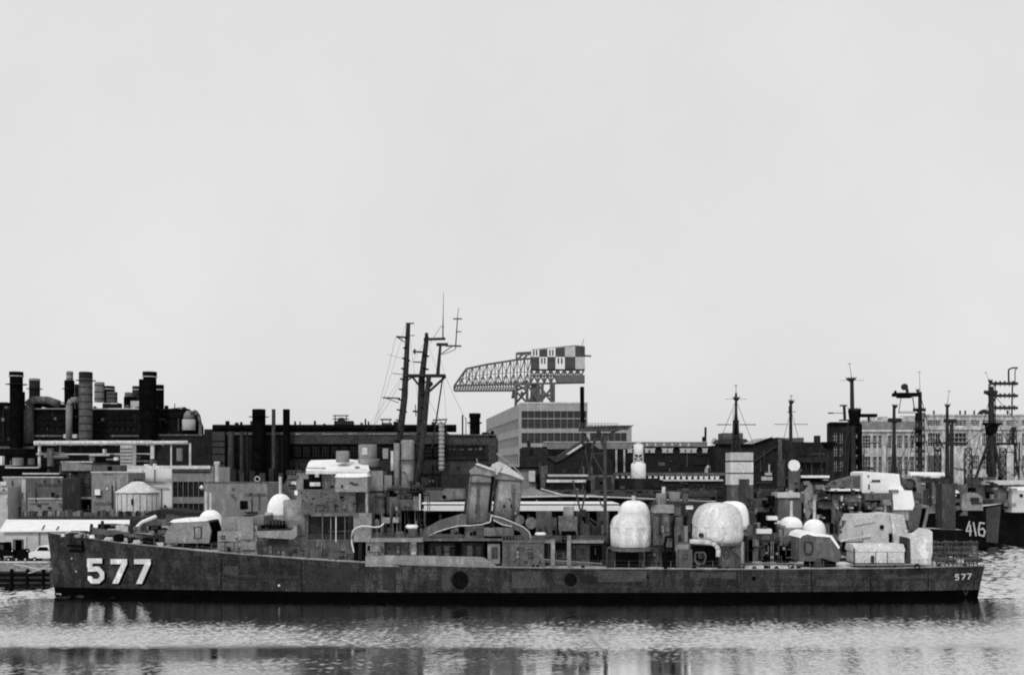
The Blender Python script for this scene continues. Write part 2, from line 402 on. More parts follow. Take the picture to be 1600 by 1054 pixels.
HD.decal('draft_mark', strokes([[(88,927),(95,927),(91.5,933),(88,927)],[(91.5,928),(91.5,931)]], 1.1), NUMG, .06)
HD.decal('draft_mark', strokes([[(1506,923),(1509,929),(1512,923)]], .8), GREY, .06)
# tonal patches of repainted plating
for (a, b, c, d, m) in [(478,880,548,924,HULLD),(548,892,570,912,HULLD),(690,890,705,922,HULLP),(800,892,845,918,HULLP),
                        (935,891,1010,908,HULLP),(1012,893,1038,905,HULLD),(598,886,617,921,HULLD),(350,884,372,897,HULLP),(394,898,470,903,HULLD),
                        (300,905,420,908,HULLD),(1160,900,1190,915,HULLD),(1275,905,1330,915,HULLP),(1078,893,1150,902,HULLP),(1380,897,1460,903,HULLP),(860,912,960,919,HULLD)]:
    HD.decal('repainted_plate', [[(a,b),((a+c)/2,b),(c,b),(c,d),((a+c)/2,d),(a,d)]], m, .015, thick=.02)
# vertical seams and rubbing strips
for x in (345, 470, 617, 860, 1037, 1268, 1360, 1450):
    HD.decal('hull_seam', [[(x,HY+150-(0 if x>480 else 12)),(x+.9,HY+150-(0 if x>480 else 12)),(x+.9,924),(x,924)]], BLACK, .03)
# discharge stains
for (x, y, r) in [(719,906,13.2),(892,905,9.8),(1178,903,3.4),(1012,901,2.2)]:
    HD.decal('overboard_discharge', [[(x+r*math.cos(i*math.pi/9), y+r*1.08*math.sin(i*math.pi/9)) for i in range(18)]], BLACK, .05)
HD.decal('oil_stain', [[(1022,925),(1028,916),(1036,911),(1046,912),(1056,917),(1066,924)]], HULLD, .03)
rs5 = random.Random(55)
for k in range(95):
    x = rs5.uniform(130,1500); top = (HY+150 if x > 480 else lerp(845,884,(x-100)/380))+rs5.uniform(3,14)
    w_ = rs5.uniform(.5,2.6); l_ = rs5.uniform(5,28); bot = min(top+l_, 923)
    if 130 < x < 240: continue
    HD.decal('rust_streak', [[(x,top),(x+w_,top+1),(x+w_*.7,bot),(x+w_*.4,bot)]], rs5.choice([HULLD,HULLD,HULLP]), .012, thick=.01)
for k in range(60):
    x = rs5.uniform(250,1480); y = rs5.uniform(892,921); w_ = rs5.uniform(6,46)
    HD.decal('scraped_plating', [[(x,y),(x+w_*.5,y-rs5.uniform(0,.6)),(x+w_,y),(x+w_*.9,y+rs5.uniform(.6,1.6)),(x+w_*.3,y+1.2)]], rs5.choice([HULLD,HULLP,HULLD]), .014, thick=.01)
for (x,y,r) in [(719,906,17),(892,905,12.5)]:
    HD.decal('soot_halo', [[(x+r*rs5.uniform(.85,1.05)*math.cos(i*math.pi/12), y+r*rs5.uniform(.85,1.05)*math.sin(i*math.pi/12)) for i in range(24)]], HULLD, .02)
# white overboard fitting
for x, y in ((436,914),(112,872),(119,892),(140,902)):
    p = HD.side(x, y); part('scupper_plate', MB().box(p[0]-.12,p[0]+.12,p[1]-.05,p[1]+.1,p[2]-.12,p[2]+.12), LIGHT if x==436 else PALE, D)
# anchor in hawse
ax = HD.side(118, 853)
a_ = MB(); a_.bar((ax[0]-.9,ax[1]-.25,ax[2]+.1),(ax[0]+1.0,ax[1]-.3,ax[2]),.16); a_.bar((ax[0]+1,ax[1]-.3,ax[2]-.6),(ax[0]+1,ax[1]-.3,ax[2]+.7),.2); a_.bar((ax[0]-.6,ax[1]-.3,ax[2]-.5),(ax[0]+1,ax[1]-.35,ax[2]-.6),.18)
part('anchor', a_, BLACK, D)
HD.decal('hawse_recess', [[(106,846),(130,848),(131,861),(108,860)]], HULLD, .03)
# gunwale: bright edge strip along the sheer
g_ = MB(); n = 70; prev = None
for i in range(n+1):
    t = .1+i/n*.895; x = HD.xb+HD.L*t; p = HD.edge(x); p = (p[0], p[1]-.05, p[2]+.05)
    if prev: g_.bar(prev, p, .075, n=4)
    prev = p
part('gunwale', g_, PALE, D)

def P(name, m, *rects, Y=124.5, d=3.0, label=None, parent=None):
    mb = MB()
    for r in rects: mb.pbox(*r, Y, d)
    return part(name, mb, m, parent or D, label=label)
# ---- gun mounts
def gunhouse(px0, px1, py0, py1, Y, d, m, root, flip=False, parent_name='gun_mount', barrel=True):
    pts = [(0,1),(0,.62),(.12,.26),(.2,.06),(.8,0),(.93,.1),(1,.5),(.95,1)]
    if flip: pts = [(1-a,b) for a,b in pts][::-1]
    pp = [(lerp(px0,px1,a), lerp(py0,py1,b)) for a,b in pts]
    o = part(parent_name, MB().ppoly(pp, Y, d), m, root)
    c = MB(); c.lathe(X((px0+px1)/2,Y), Y+d/2, [(d*.42, Z(py1,Y)-.6),(d*.42,Z(py1,Y)+.02)], 20); part('turntable', c, BLACK, o)
    h = MB(); k = lambda a,b,c_,d_: h.pbox(lerp(px0,px1,a),lerp(py0,py1,b),lerp(px0,px1,c_),lerp(py0,py1,d_),Y-.06,.06)
    k(.62,.32,.8,.36); k(.62,.78,.8,.82); k(.62,.36,.65,.78); k(.77,.36,.8,.78); part('hatch_frame', h, GREY if m is not WHITE else LIGHT, o)
    hd = MB(); hd.pbox(lerp(px0,px1,.65),lerp(py0,py1,.36),lerp(px0,px1,.77),lerp(py0,py1,.78),Y-.03,.03); part('hatch', hd, m, o)
    r_ = MB(); r_.pbox(lerp(px0,px1,.02),lerp(py0,py1,.96),lerp(px0,px1,.95),lerp(py0,py1,1.0),Y-.05,.05); part('skirt_rail', r_, m, o)
    return o
gm = gunhouse(258, 330, 810, 848, 125.6, 4.6, PALE, D)
part('canvas_cover', MB().ppoly([(265,815),(271,811),(318,808),(327,812),(322,813.5),(272,816)], 125.5, 4.7), WHITE, gm)
part('rear_shade_plate', MB().ppoly([(327,815),(332,830),(330,847),(326,848)], 125.9, 4.0), BLACK, gm)  # rear face of the mount lies in shade, painted black here
b1 = MB(); b1.bar((X(262,128),128,Z(833,128)), (X(222,128),128,Z(838,128)), .16,.1,n=10); part('gun_barrel', b1, GREY, gm)
P('deckhouse', PALE, (346,809,396,832), Y=126.0, d=4)
# gun 53 (aft, points right, white capping)
o3 = part('gun_mount', MB().ppoly([(1249,876),(1248.5,838),(1253,834),(1261,832),(1298,836),(1311,855),(1315,869),(1309,879),(1284,871),(1279,881),(1272,876)], 124.6, 4.4), MID, D)
part('canvas_cover', MB().ppoly([(1248,839),(1252,833),(1261,829.5),(1268,830),(1274,833.5),(1300,836),(1312.5,855),(1310.5,857),(1297,838.8),(1272,837),(1262,834),(1254,836.5),(1250.5,840)], 124.45, 4.7), WHITE, o3)
part('turntable', MB().lathe(X(1281,126.8),126.8,[(1.9,3.6),(1.9,4.35)],24), BLACK, o3)
part('pedestal', MB().ppoly([(1275,872),(1283,872),(1285,886),(1273,886)], 124.5, .8), GREY, o3)
h = MB(); h.ppath([(1258,845),(1257,858),(1259,865),(1267,866),(1270,856),(1269,848),(1261,846)],124.5,.09); part('hatch_frame', h, DARK, o3)
part('hatch', MB().ppoly([(1258,846),(1269,848),(1269,864),(1259,864)],124.54,.06), MID, o3)
# ---- forward superstructure
P('deckhouse', PALE, (340,830,402,874), Y=124.4, d=7.2)
P('deckhouse', MID, (402,838,481,880), Y=124.6, d=6.8)
P('deckhouse', PALE, (395,806,412,838), Y=125.2, d=5)
for r in [(342,846,376,847),(402,852,478,853),(350,860,398,861),(345,836,352,842)]: P('weld_seam', GREY, r, Y=124.34 if r[0]<402 else 124.54, d=.05)
P('foundation', PALE, (372,810,396,842), (378,846,400,858), Y=124.2, d=.4)
# bridge front drum and tower
part('drum_house', MB().lathe(X(468,127),127,[(1.95,Z(872,125)),(1.95,Z(783,125.2)),(1.8,Z(781,125.2))],24), PALE, D, smooth=True)
part('bridge_tower', MB().pbox(466,783,482,872,125.3,4).pbox(478,770,560,880,126.6,4.5), MID, D)
# gun tub
tub = MB(); tub.ppoly([(397,821),(401,820),(402,829),(455,828),(463,820),(464,836),(458,842),(404,839)], 122.7, 3.2)
tubo = part('gun_tub', tub, PALE, D)
t2 = MB(); t2.ppoly([(398,829),(404,826.5),(456,826),(462,829)],122.8,3.0); part('tub_floor', t2, DARK, tubo)
gtub = MB(); gtub.pbox(419,814,442,829,124.0,1.4); gtub.bar(PT(422,818,124),PT(408,822,123.4),.12); gtub.bar(PT(424,820,124),PT(409,824,123.4),.12); gtub.lathe(X(430,124),124.4,[(.8,Z(830,124)),(.6,Z(812,124))],12)
part('machine_gun', gtub, BLACK, tubo)
P('tub_support', DARK, (418,842,448,850), Y=124.2, d=2)
# bridge body (proud of tower)
bb = P('bridge', MID, (471,764,556,803), Y=124.4, d=6)
P('bridge', PALE, (463,738,482,782), Y=125.2, d=5)
P('bridge_screen', GREY, (482,736,503,765), Y=126.4, d=4)
P('bridge_screen', MID, (503,733,556,765), Y=125.2, d=5)
P('bridge_opening', BLACK, (474,748,500,764), Y=124.9, d=1.3)
P('bridge_counter', LIGHT, (484,753,500,759), Y=124.5, d=.6)
P('sloping_screen', PALE, (478,730,508,740), Y=124.6, d=5)
rf = MB(); rf.add([PT(478,733,124.2),PT(575,735,124.2),PT(577,733.5,124.2),PT(574,720,128.6),PT(548,717,129.2),PT(486,718.5,129.2),PT(482,722,127.6)], [(0,1,2,3,4,5,6)])
rfo = part('tarpaulin_roof', rf, WHITE, D); md = rfo.modifiers.new('thickness','SOLIDIFY'); md.thickness=.15; md.offset = -1
P('roof_fascia', LIGHT, (478,733,575,740), Y=124.25, d=4)
wb = P('wing_box', PALE, (524,744,574,768), Y=122.9, d=2.6)
part('box_lid', MB().ppoly([(523,745),(526,739.5),(573,739),(575,744),(560,745.5),(535,745.5)],122.8,2.8), WHITE, wb)
P('dent', DARK, (546,753,552,756),(551,755,559,758),(533,757,536,762), Y=122.85, d=.1)
P('wing_bracket', DARK, (526,768,572,784), Y=124.7, d=1.2)
P('stanchion', PALE, (571,768,575,803), Y=123.2, d=.3)
P('bridge_platform', MID, (486,801,558,806), Y=123.3, d=3)
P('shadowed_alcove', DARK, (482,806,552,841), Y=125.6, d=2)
for x in (503,516,524,538): P('stanchion', MID if x!=524 else LIGHT, (x,805,x+1.6,846), Y=123.5, d=.18)
P('alcove_shelf', GREY, (512,828,552,831), Y=124.6, d=1)
P('lower_deckhouse', MID, (480,842,556,882), Y=124.5, d=6)
P('panel', PALE, (552,801,580,846), Y=123.6, d=1.4)
P('panel', PALE, (572,846,600,884), Y=123.9, d=2.4)
P('doorway', BLACK, (553,846,572,878), Y=124.4, d=.5)
P('weld_seam', GREY, (574,862,600,863), (574,874,598,875), Y=123.85, d=.05)
cab = MB(); cab.ppath([(553,862),(550,850),(549,838),(551,829),(556,824),(565,821),(575,821.5),(585,823),(594,822),(600,817)],123.2,.06,8); part('white_hose', cab, WHITE, D)
P('gyro_cabinet', MID, (556,770,600,803), Y=125.4, d=4)
P('gyro_cabinet', PALE, (576,735,598,766), Y=125.8, d=4)
part('range_light', MB().pcyl(525,704,546,722,126.5), PALE, D, smooth=True)
di = part('gun_director', MB().pcyl(560,694,589,720,128).lathe(X(576,128),128,[(1.25,Z(768,128)),(1.25,Z(722,128)),(1.4,Z(716,128))],18), PALE, D, smooth=True)
part('director_hatch', MB().pbox(566,699,574,710,126.75,.2), LIGHT, di)
part('director_ring', MB().lathe(X(576,128),128,[(1.6,Z(733,128)),(1.6,Z(729,128)),(1.3,Z(729,128))],18), DARK, D)
P('port_light', DARK, *[(x,y,x+2.2,y+2.2) for x,y in ((501,769),(512,777),(521,786),(486,786),(491,796),(529,801),(507,790),(540,778),(478,775))], Y=124.36, d=.05)
for x, y in ((370,863),(380,864),(513,873),(523,873),(415,871),(423,872)): P('scuttle', BLACK, (x,y,x+4,y+5.5), Y=124.1, d=.3)
# instruments on open bridge
for (x,y,w_,h_,m) in [(449,742,16,6,MID),(455,752,8,5,LIGHT),(460,766,5,7,WHITE),(484,730,8,6,LIGHT),(492,740,6,5,WHITE),(498,731,8,9,GREY),(450,756,10,4,DARK)]:
    P('bridge_fitting', m, (x,y,x+w_,y+h_), Y=125.0, d=.8)
P('forward_platform', DARK, (447,747,470,750),(452,762,466,764), Y=125.4, d=3)
# ---- masts
ms = MB(); ms.bar(PT(611,800,129),PT(632,620,129),.46,.40,n=10); ms.bar(PT(632,620,129),PT(638,505,129),.40,.26,n=10)
mA = part('mast', ms, DARK, D)
ms = MB(); ms.bar(PT(654,775,130),PT(659,592,130),.55,.42,n=10); ms.bar(PT(659,592,130),PT(667,526,130),.40,.28,n=10)
mB = part('mast', ms, DARK, D)
ms = MB(); ms.bar(PT(648,775,127),PT(662,676,127),.36,.32,n=8); ms.bar(PT(662,676,127),PT(670,588,127),.34,.3,n=8)
mC = part('mast', ms, DARK, D)
ms = MB(); ms.bar(PT(684,585,129.4),PT(688,540,129.4),.24,.16,n=8); ms.bar(PT(675,700,131),PT(692,588,131),.1,n=6)
mD = part('mast', ms, DARK, D)
pf = MB(); pf.box(X(631,129),X(696,129),128.2,130.4,Z(588,129),Z(585,129)); pf.bar(PT(696,588,129),PT(671,611,129),.16); pf.bar(PT(643,587,129),PT(655,602,129),.14); pf.bar(PT(645,588,129),PT(634,596,129),.1)
part('yard_platform', pf, DARK, D)
ya = MB()
for (a,b,c,d_,r) in [(619,526,634,527,.12),(634,524,648,524,.05),(620,526,632,534,.07),(634,505,647,505,.08),(598,621,625,622,.09),(604,622,623,629,.05),(613,583,632,585,.04),(605,553,629,560,.02),(635,613,637,612,.2),(630,644,636,643,.1),(635,565,640,562,.2)]:
    ya.bar(PT(a,b,129),PT(c,d_,129),r)
part('yardarm', ya, DARK, mA)
ya = MB()
for (a,b,c,d_,r) in [(662,530,696,529,.17),(645,549,662,550,.11),(646,565,660,566,.08),(648,545,648,553,.12),(645,642,655,643,.12),(649,632,650,650,.06),(690,508,672,536,.03),(664,524,669,524,.35)]:
    ya.bar(PT(a,b,129.6),PT(c,d_,129.6),r)
part('yardarm', ya, DARK, mB)
ya = MB()
for (a,b,c,d_,r) in [(682,538,700,538,.2),(696,540,721,540.5,.1),(689,553,706,541,.06),(691,554,711,546,.04),(711,546,713,540,.05),(671,600,676,598,.2),(666,610,676,600,.1)]:
    ya.bar(PT(a,b,129.4),PT(c,d_,129.4),r)
part('yardarm', ya, DARK, mD)
an = MB(); an.bar(PT(692,529,129.6),PT(692.3,498,129.6),.09,.06); an.bar(PT(692.3,498,129.6),PT(693,457,129.6),.05,.025); an.bar(PT(690,511,129.6),PT(694,511,129.6),.05); part('whip_antenna', an, DARK, mB)
an = MB(); an.bar(PT(712,540,129.4),PT(715,495,129.4),.08,.06); an.bar(PT(715,495,129.4),PT(716.5,481,129.4),.04); an.bar(PT(708,498,129.4),PT(722,498,129.4),.08); an.bar(PT(712,518,129.4),PT(721,518,129.4),.06); part('whip_antenna', an, DARK, mD)
rg = MB()
for (a,b,c,d_) in [(634,507,571,720),(638,505,662,700),(693,588,700,700),(667,530,560,690),(688,560,696,587),(640,588,612,690),(666,527,684,583)]:
    rg.bar(PT(a,b,129),PT(c,d_,127.5),.014,n=4)
part('rigging', rg, GREY, D)
# collars and clamps on masts
cl_ = MB()
for k in range(16):
    t = k/16; px = lerp(614,637,t); py = lerp(770,512,t); cl_.bar(PT(px-.3,py+1,129),PT(px+.3,py-1,129),.62-.3*t,n=8)
for k in range(11):
    t = k/11; px = lerp(655,666,t); py = lerp(760,535,t); cl_.bar(PT(px-.2,py+1,130),PT(px+.2,py-1,130),.7-.25*t,n=8)
part('mast_clamps', cl_, BLACK, D)
# ---- forward funnel and clutter between masts
ff = MB(); r0 = 10.5*127.4/F
pr = [(r0*.95,Z(772,127.4))]
for k in range(12): z = lerp(Z(760,127.4), Z(690,127.4), k/11); pr += [(r0*(1+.04*(k%2)), z)]
ff.lathe(X(637,127.4),127.4,pr+[(r0*.9,Z(687,127.4))],20); part('forward_funnel', ff, PALE, D, smooth=True)
part('steam_pipe', MB().bar(PT(620,770,126.8),PT(620,692,126.8),.36,n=10), PALE, D, smooth=True)
part('steam_pipe', MB().bar(PT(613,735,126.8),PT(613,704,126.8),.22,n=8), LIGHT, D, smooth=True)
P('funnel_band', DARK, (626,718,648,719.5), Y=126.1, d=1)
P('platform', DARK, (606,762,690,766),(640,756,655,768), Y=125.6, d=4)
P('searchlight_stand', PALE, (600,742,612,765),(598,700,606,716), Y=126.2, d=1.5)
P('uptake_house', MID, (604,776,622,803),(622,780,646,797), Y=125.8, d=3)
P('uptake_house', MID, (646,775,657,797), Y=125, d=2)
P('dark_locker', DARK, (658,746,668,757), Y=126, d=1)
P('machinery_space', BLACK, (580,797,660,846), Y=127.2, d=2)
rnd = random.Random(4)
for k in range(22):
    x = rnd.uniform(582,652); w_ = rnd.uniform(.8,3.4); y0 = rnd.uniform(768,815)
    P('vent_pipe', rnd.choice([MID,GREY,PALE,DARK,GREY]), (x,y0,x+w_,846), Y=rnd.uniform(124.6,126.6), d=.25)
for (x,y,w_,h_,m) in [(597,808,12,9,PALE),(614,808,9,8,PALE),(585,812,8,14,MID),(605,824,10,16,GREY),(618,830,12,12,MID),(590,830,9,10,GREY),(637,836,10,10,GREY)]:
    P('ventilator', m, (x,y,x+w_,y+h_), Y=124.5, d=.9)
P('pole_light', LIGHT, (655,771,657,797), Y=124.4, d=.2)
# ---- midships
P('bulwark', PALE, (571,868,596,884), Y=122.15, d=.25)
part('bulwark', MB().ppoly([(571,869),(600,867),(652,867.5),(750,869.5),(757,871),(779,885.5),(571,884.5)],122.12,.2), PALE, D, label='lighter raised bulwark plate with sloping end')
mw = P('midship_deckhouse', MID, (600,845,662,869), Y=124.6, d=6)
P('midship_deckhouse', GREY, (662,847,762,872), Y=125.6, d=5)
P('midship_deckhouse', MID, (785,846,850,886), Y=123.4, d=7)
P('midship_deckhouse', PALE, (762,849,781,880), Y=123.8, d=2)
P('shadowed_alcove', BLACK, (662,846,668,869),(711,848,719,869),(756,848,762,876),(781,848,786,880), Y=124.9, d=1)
P('deckhouse_post', PALE, (641,845,651,867), Y=124.2, d=.4)
P('deckhouse_post', LIGHT, (643,845,650,849),(643,862,650,866), Y=124.05, d=.3)
P('upper_deck_edge', PALE, (580,840,662,846), Y=123.4, d=6)
P('upper_deck_edge', MID, (660,841.5,785,844.5),(785,844,850,847), Y=123.2, d=8)
P('painted_under_deck_shadow', BLACK, (660,844.5,785,848), Y=123.6, d=6)  # black strip paints the shade below the deck edge
for x in (680,694,730,744): P('door_panel', PALE if x%4 else MID, (x,852,x+8,868), Y=125.5, d=.1)
P('door_panel', GREY, (768,854,778,872), Y=123.7, d=.1)
P('scuttle', BLACK, (832,882,836,888),(838,882,842,888),(574,852,578,860), Y=122.2, d=.3)
P('dark_fin', BLACK, (595,848,600,864), Y=124.3, d=.3)
def raft(x0,y0,x1,y1,Y):
    mb = MB(); z=(Z(y0,Y)+Z(y1,Y))/2; r=(Z(y0,Y)-Z(y1,Y))/2; mb.bar((X(x0,Y)+r*.5,Y,z),(X(x1,Y)-r*.5,Y,z),r,n=10); mb.lathe(X(x0,Y)+r*.6,Y,[(.02,z-r*.8),(r*.8,z),(.02,z+r*.8)],8); mb.lathe(X(x1,Y)-r*.6,Y,[(.02,z-r*.8),(r*.8,z),(.02,z+r*.8)],8)
    o = part('life_float', mb, WHITE, D, smooth=True); part('float_stand', MB().pbox(x0+4,y1,x1-4,y1+12,Y,.6), MID, o)
raft(634,819,653,825.5,124.2); raft(836,831,853,836.5,124.2)
# after funnels with flared caps
def funnel(pp_body, cap, Y, d, mcap):
    mb = MB(); (a0,b0),(a1,b1),(c1,e1),(c0,e0) = pp_body   # top-left, top-right, bottom-right, bottom-left
    n = 20; vs = []
    for (pl, pr_, s_) in (((c0,e0),(c1,e1),1.0), ((a0,b0),(a1,b1),.95)):
        for i in range(n):
            t = 2*math.pi*i/n; u = (math.copysign(abs(math.cos(t))**.3, math.cos(t))+1)/2
            px = lerp(pl[0],pr_[0],u); py = lerp(pl[1],pr_[1],u); yy = Y+d/2-d/2*s_*math.copysign(abs(math.sin(t))**.4, math.sin(t))
            vs.append(PT(px,py,yy) if False else (X(px,Y),yy,Z(py,Y)))
    mb.add(vs, [tuple(range(n-1,-1,-1)), tuple(range(n,2*n))]+[(i,(i+1)%n,n+(i+1)%n,n+i) for i in range(n)])
    o = part('funnel', mb, PALE, D, smooth=True)
    part('funnel_cap', MB().ppoly(cap, Y-.12, d+.24), mcap, o)
    return o
fo1 = funnel([(734,738),(772,744),(766,815),(725,818)], [(733,741),(734,734),(743,727),(773,736.5),(773,744.5),(745,740)], 125.6, 3.6, PALE)
part('cap_lip', MB().ppoly([(742,725),(746,723),(774,733),(773,736)],125.0,4.6), LIGHT, fo1)
fo2 = funnel([(776,748),(817,750),(810,818),(768,806)], [(774,748),(771,729),(782,722),(790,726),(820,747),(817,750)], 126.4, 3.6, PALE)
part('cap_lip', MB().ppoly([(771,731),(774,722),(780,720),(792,727),(820,747),(817,749),(795,741),(776,736)],126.0,1.2), LIGHT, fo2)
part('raised_flap', MB().ppoly([(764,733),(770,724),(780,722),(785,727),(776,742)],125.6,.8), LIGHT, fo2)
part('cap_stay', MB().ppath([(776,708),(800,726),(819,746)],126,.09).ppath([(745,716),(746,724)],126,.07), PALE, fo2)
part('steam_pipe', MB().bar(PT(770,743,125.3),PT(764,800,125.3),.16,n=8), BLACK, D)
part('steam_pipe', MB().bar(PT(733,738,125.2),PT(725,812,125.2),.14,n=8), DARK, D)
P('funnel_ring', GREY, (733,753,768,754.5), Y=125.3, d=.4)
P('rivet_plate', DARK, (747,764,748,770),(794,778,798,781),(797,787,800,793), Y=125.5, d=.1)
wgn = MB(); wgn.ppoly([(657,833),(664,825),(684,814),(720,803),(730,803),(728,820),(700,824),(672,834),(668,842),(655,842)],125.0,2.4)
wo = part('curved_air_duct', wgn, MID, D)
wl = MB(); wl.ppath([(671,836),(684,830),(700,825),(716,821),(735,820.5),(752,819),(766,815),(768,803)],124.9,.08,6); part('duct_edge', wl, LIGHT, wo)
wgn = MB(); wgn.ppoly([(768,805),(774,804),(800,815),(818,823),(828,832),(831,843),(822,845),(812,830),(790,822),(771,812)],125.0,2.2)
wo = part('curved_air_duct', wgn, MID, D)
wl = MB(); wl.ppath([(769,805),(785,809),(800,815),(818,823),(827,831),(830,842)],124.9,.08,6); wl.ppath([(771,812),(785,819),(800,822)],124.9,.08); part('duct_edge', wl, LIGHT, wo)
P('uptake_casing', DARK, (725,818,770,844), Y=126.2, d=2)
P('uptake_casing', MID, (726,822,756,842), Y=125.4, d=1)
P('uptake_casing', MID, (756,824,803,837), Y=124.4, d=2)
P('uptake_hole', BLACK, (734,831,738,836),(739,829,744,835),(764,822,770,825), Y=125.3, d=.3)
P('painted_under_deck_shadow', BLACK, (758,837,803,850), Y=124.9, d=2)  # black block paints the shade under the uptake casing
part('pipe_bend', MB().ppath([(714,842),(708,838),(706,832),(710,828),(716,828)],125,.3,8), MID, D)
part('reel', MB().disc(812,812,7.5,125.6,1.2), MID, D, smooth=False); part('reel', MB().disc(830,817,9,125.2,1.2), MID, D)
part('reel', MB().disc(820,836,7,125.2,.8), GREY, D)
P('uptake_casing', GREY, (840,836,948,846), Y=125.2, d=4)
# ---- 850..950 area
P('midship_deckhouse', GREY, (850,850,945,886), Y=125.6, d=5)
P('upper_deck_edge', PALE, (850,844,864,848),(891,844,943,848), Y=123.4, d=5)
for (a,b,c,d_) in [(861,842,867,886),(886,836,892,888)]: P('davit_post', PALE, (a,b,c,d_), Y=123.2, d=.35)
P('wall_panel', MID, (900,851,922,884),(868,862,882,884), Y=125.5, d=.15)
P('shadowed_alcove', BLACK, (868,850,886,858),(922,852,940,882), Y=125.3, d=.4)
rl = MB(); rl.ppath([(845,873),(880,876),(941,880)],122.4,.07); rl.ppath([(845,876),(941,884)],122.4,.03); part('guard_rail', rl, PALE, D)
P('winch_house', MID, (873,807,902,829), Y=124.6, d=2.4)
part('winch_drum', MB().pcyl(880,791,897,807,125.6), PALE, D, smooth=True)
P('winch_base', BLACK, (878,829,900,846), Y=125.2, d=1.4)
for (x,y,w_,h_,m) in [(906,818,16,26,GREY),(924,822,16,22,DARK),(908,796,8,10,DARK),(856,838,14,8,GREY),(846,836,10,6,MID),(862,808,8,20,GREY)]: P('deck_locker', m, (x,y,x+w_,y+h_), Y=125.4, d=1.5)
# lattice post and crane platform
pm_ = MB(); pm_.bar(PT(945.5,888,126),PT(945.5,684,126),.22,.2,n=8); pm_.box(X(905,126),X(966,126),125,127.4,Z(673,126),Z(669,126))
po = part('platform_mast', pm_, GREY, D)
l_ = MB()
for (a,b,c,d_,r) in [(935,674,925,700,.18),(936,674,944,702,.18),(926,700,916,770,.07),(925,708,946,745,.10),(945,684,966,669,.16),(962,670,982,670,.1),(966,672,990,664,.06),(909,676,920,690,.22),(895,750,908,802,.12),(908,800,915,770,.12),(908,800,944,842,.13),(905,798,940,822,.1),(922,708,947,708,.06),(934,776,942,792,.08),(918,690,904,742,.03),(915,700,921,745,.05)]:
    l_.bar(PT(a,b,126),PT(c,d_,126),r)
part('mast_brace', l_, GREY, po)
part('black_pipe', MB().bar(PT(910,672,126),PT(909.5,604,126),.26,n=8).box(X(907,126),X(914,126),125.7,126.3,Z(664,126),Z(659,126)), BLACK, po)
part('hanging_block', MB().pbox(916,750,923,770,125.9,.6), BLACK, po)
cr_ = MB()
for k in range(20): x=905+k*4; cr_.bar(PT(x,669,126),PT(x+2,667,126),.05)
cr_.bar(PT(908,668,126),PT(984,666,126),.14); part('platform_rail', cr_, DARK, po)
# ---- gun domes
def gundome(cx, Y, ybase, ytop, rp, m, wall=.5, seg=32, gores=9, name='gun_dome'):
    mb = dome(MB(), X(cx,Y), Y, Z(ybase,Y), rp*Y/F, Z(ytop,Y)-Z(ybase,Y), wall, seg, gores)
    return part(name, mb, m, D, smooth=True)
gundome(990,131.2,826,781.5,25,COCOONW,.35)
o = gundome(984.5,125.0,853,801,31,COCOON,.58)
part('cocoon_rib', MB().lathe(X(984.5,125),125.0,[(2.38,Z(824,125)),(2.43,Z(822,125)),(2.38,Z(820,125))],32), COCOON, o)
c_ = MB()
for k in range(9):
    a = -math.pi/2+(k-4)*.33; c_.bar((X(984.5,125)+2.36*math.cos(a),125+2.36*math.sin(a),Z(851,125)),(X(984.5,125)+2.42*math.cos(a),125+2.42*math.sin(a),Z(822,125)),.035,n=4)
part('cocoon_strap', c_, COCOON, o)
part('vent_cap', MB().pcyl(987,774,993,783,131), LIGHT, D)
part('gun_platform', MB().lathe(X(984,125.4),125.4,[(2.75,Z(859,125.4)),(2.8,Z(854.5,125.4)),(2.3,Z(853,125.4))],32), MID, D)
P('platform_leg', GREY, (947,857,950,888),(1005,857,1008,888), Y=123.6, d=.2)
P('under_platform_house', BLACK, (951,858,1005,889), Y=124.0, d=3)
P('ready_locker', DARK, (951,862,962,888),(998,862,1004,888), Y=123.8, d=.2)
gundome(1144,131.5,826,782.5,25.5,COCOONW,.35)
P('dome_pedestal', MID, (1150,820,1176,836), Y=130.2, d=3)
o = gundome(1121,125.6,846,784.5,39,COCOON,.38,36,10)
part('cocoon_rib', MB().lathe(X(1121,125.6),125.6,[(2.98,Z(822,125.6)),(3.02,Z(820.5,125.6)),(2.98,Z(819,125.6))],36), COCOON, o)
c_ = MB()
for k in range(9):
    a = -math.pi/2+(k-4)*.33; c_.bar((X(1121,125.6)+2.9*math.cos(a),125.6+2.9*math.sin(a),Z(846,125.6)),(X(1121,125.6)+3.02*math.cos(a),125.6+3.02*math.sin(a),Z(822,125.6)),.03,n=4)
part('cocoon_strap', c_, COCOON, o)
part('loose_flap', MB().ppath([(1112,842),(1120,844),(1128,841),(1130,834),(1134,831)],122.6,.14,8), LIGHT, o)
part('dome_vent', MB().disc(1096,836,4,122.75,.3), DARK, o)
part('gun_platform', MB().lathe(X(1119,125.8),125.8,[(3.35,Z(849,125.8)),(3.4,Z(846.2,125.8)),(3.0,Z(845.6,125.8))],32), MID, D)
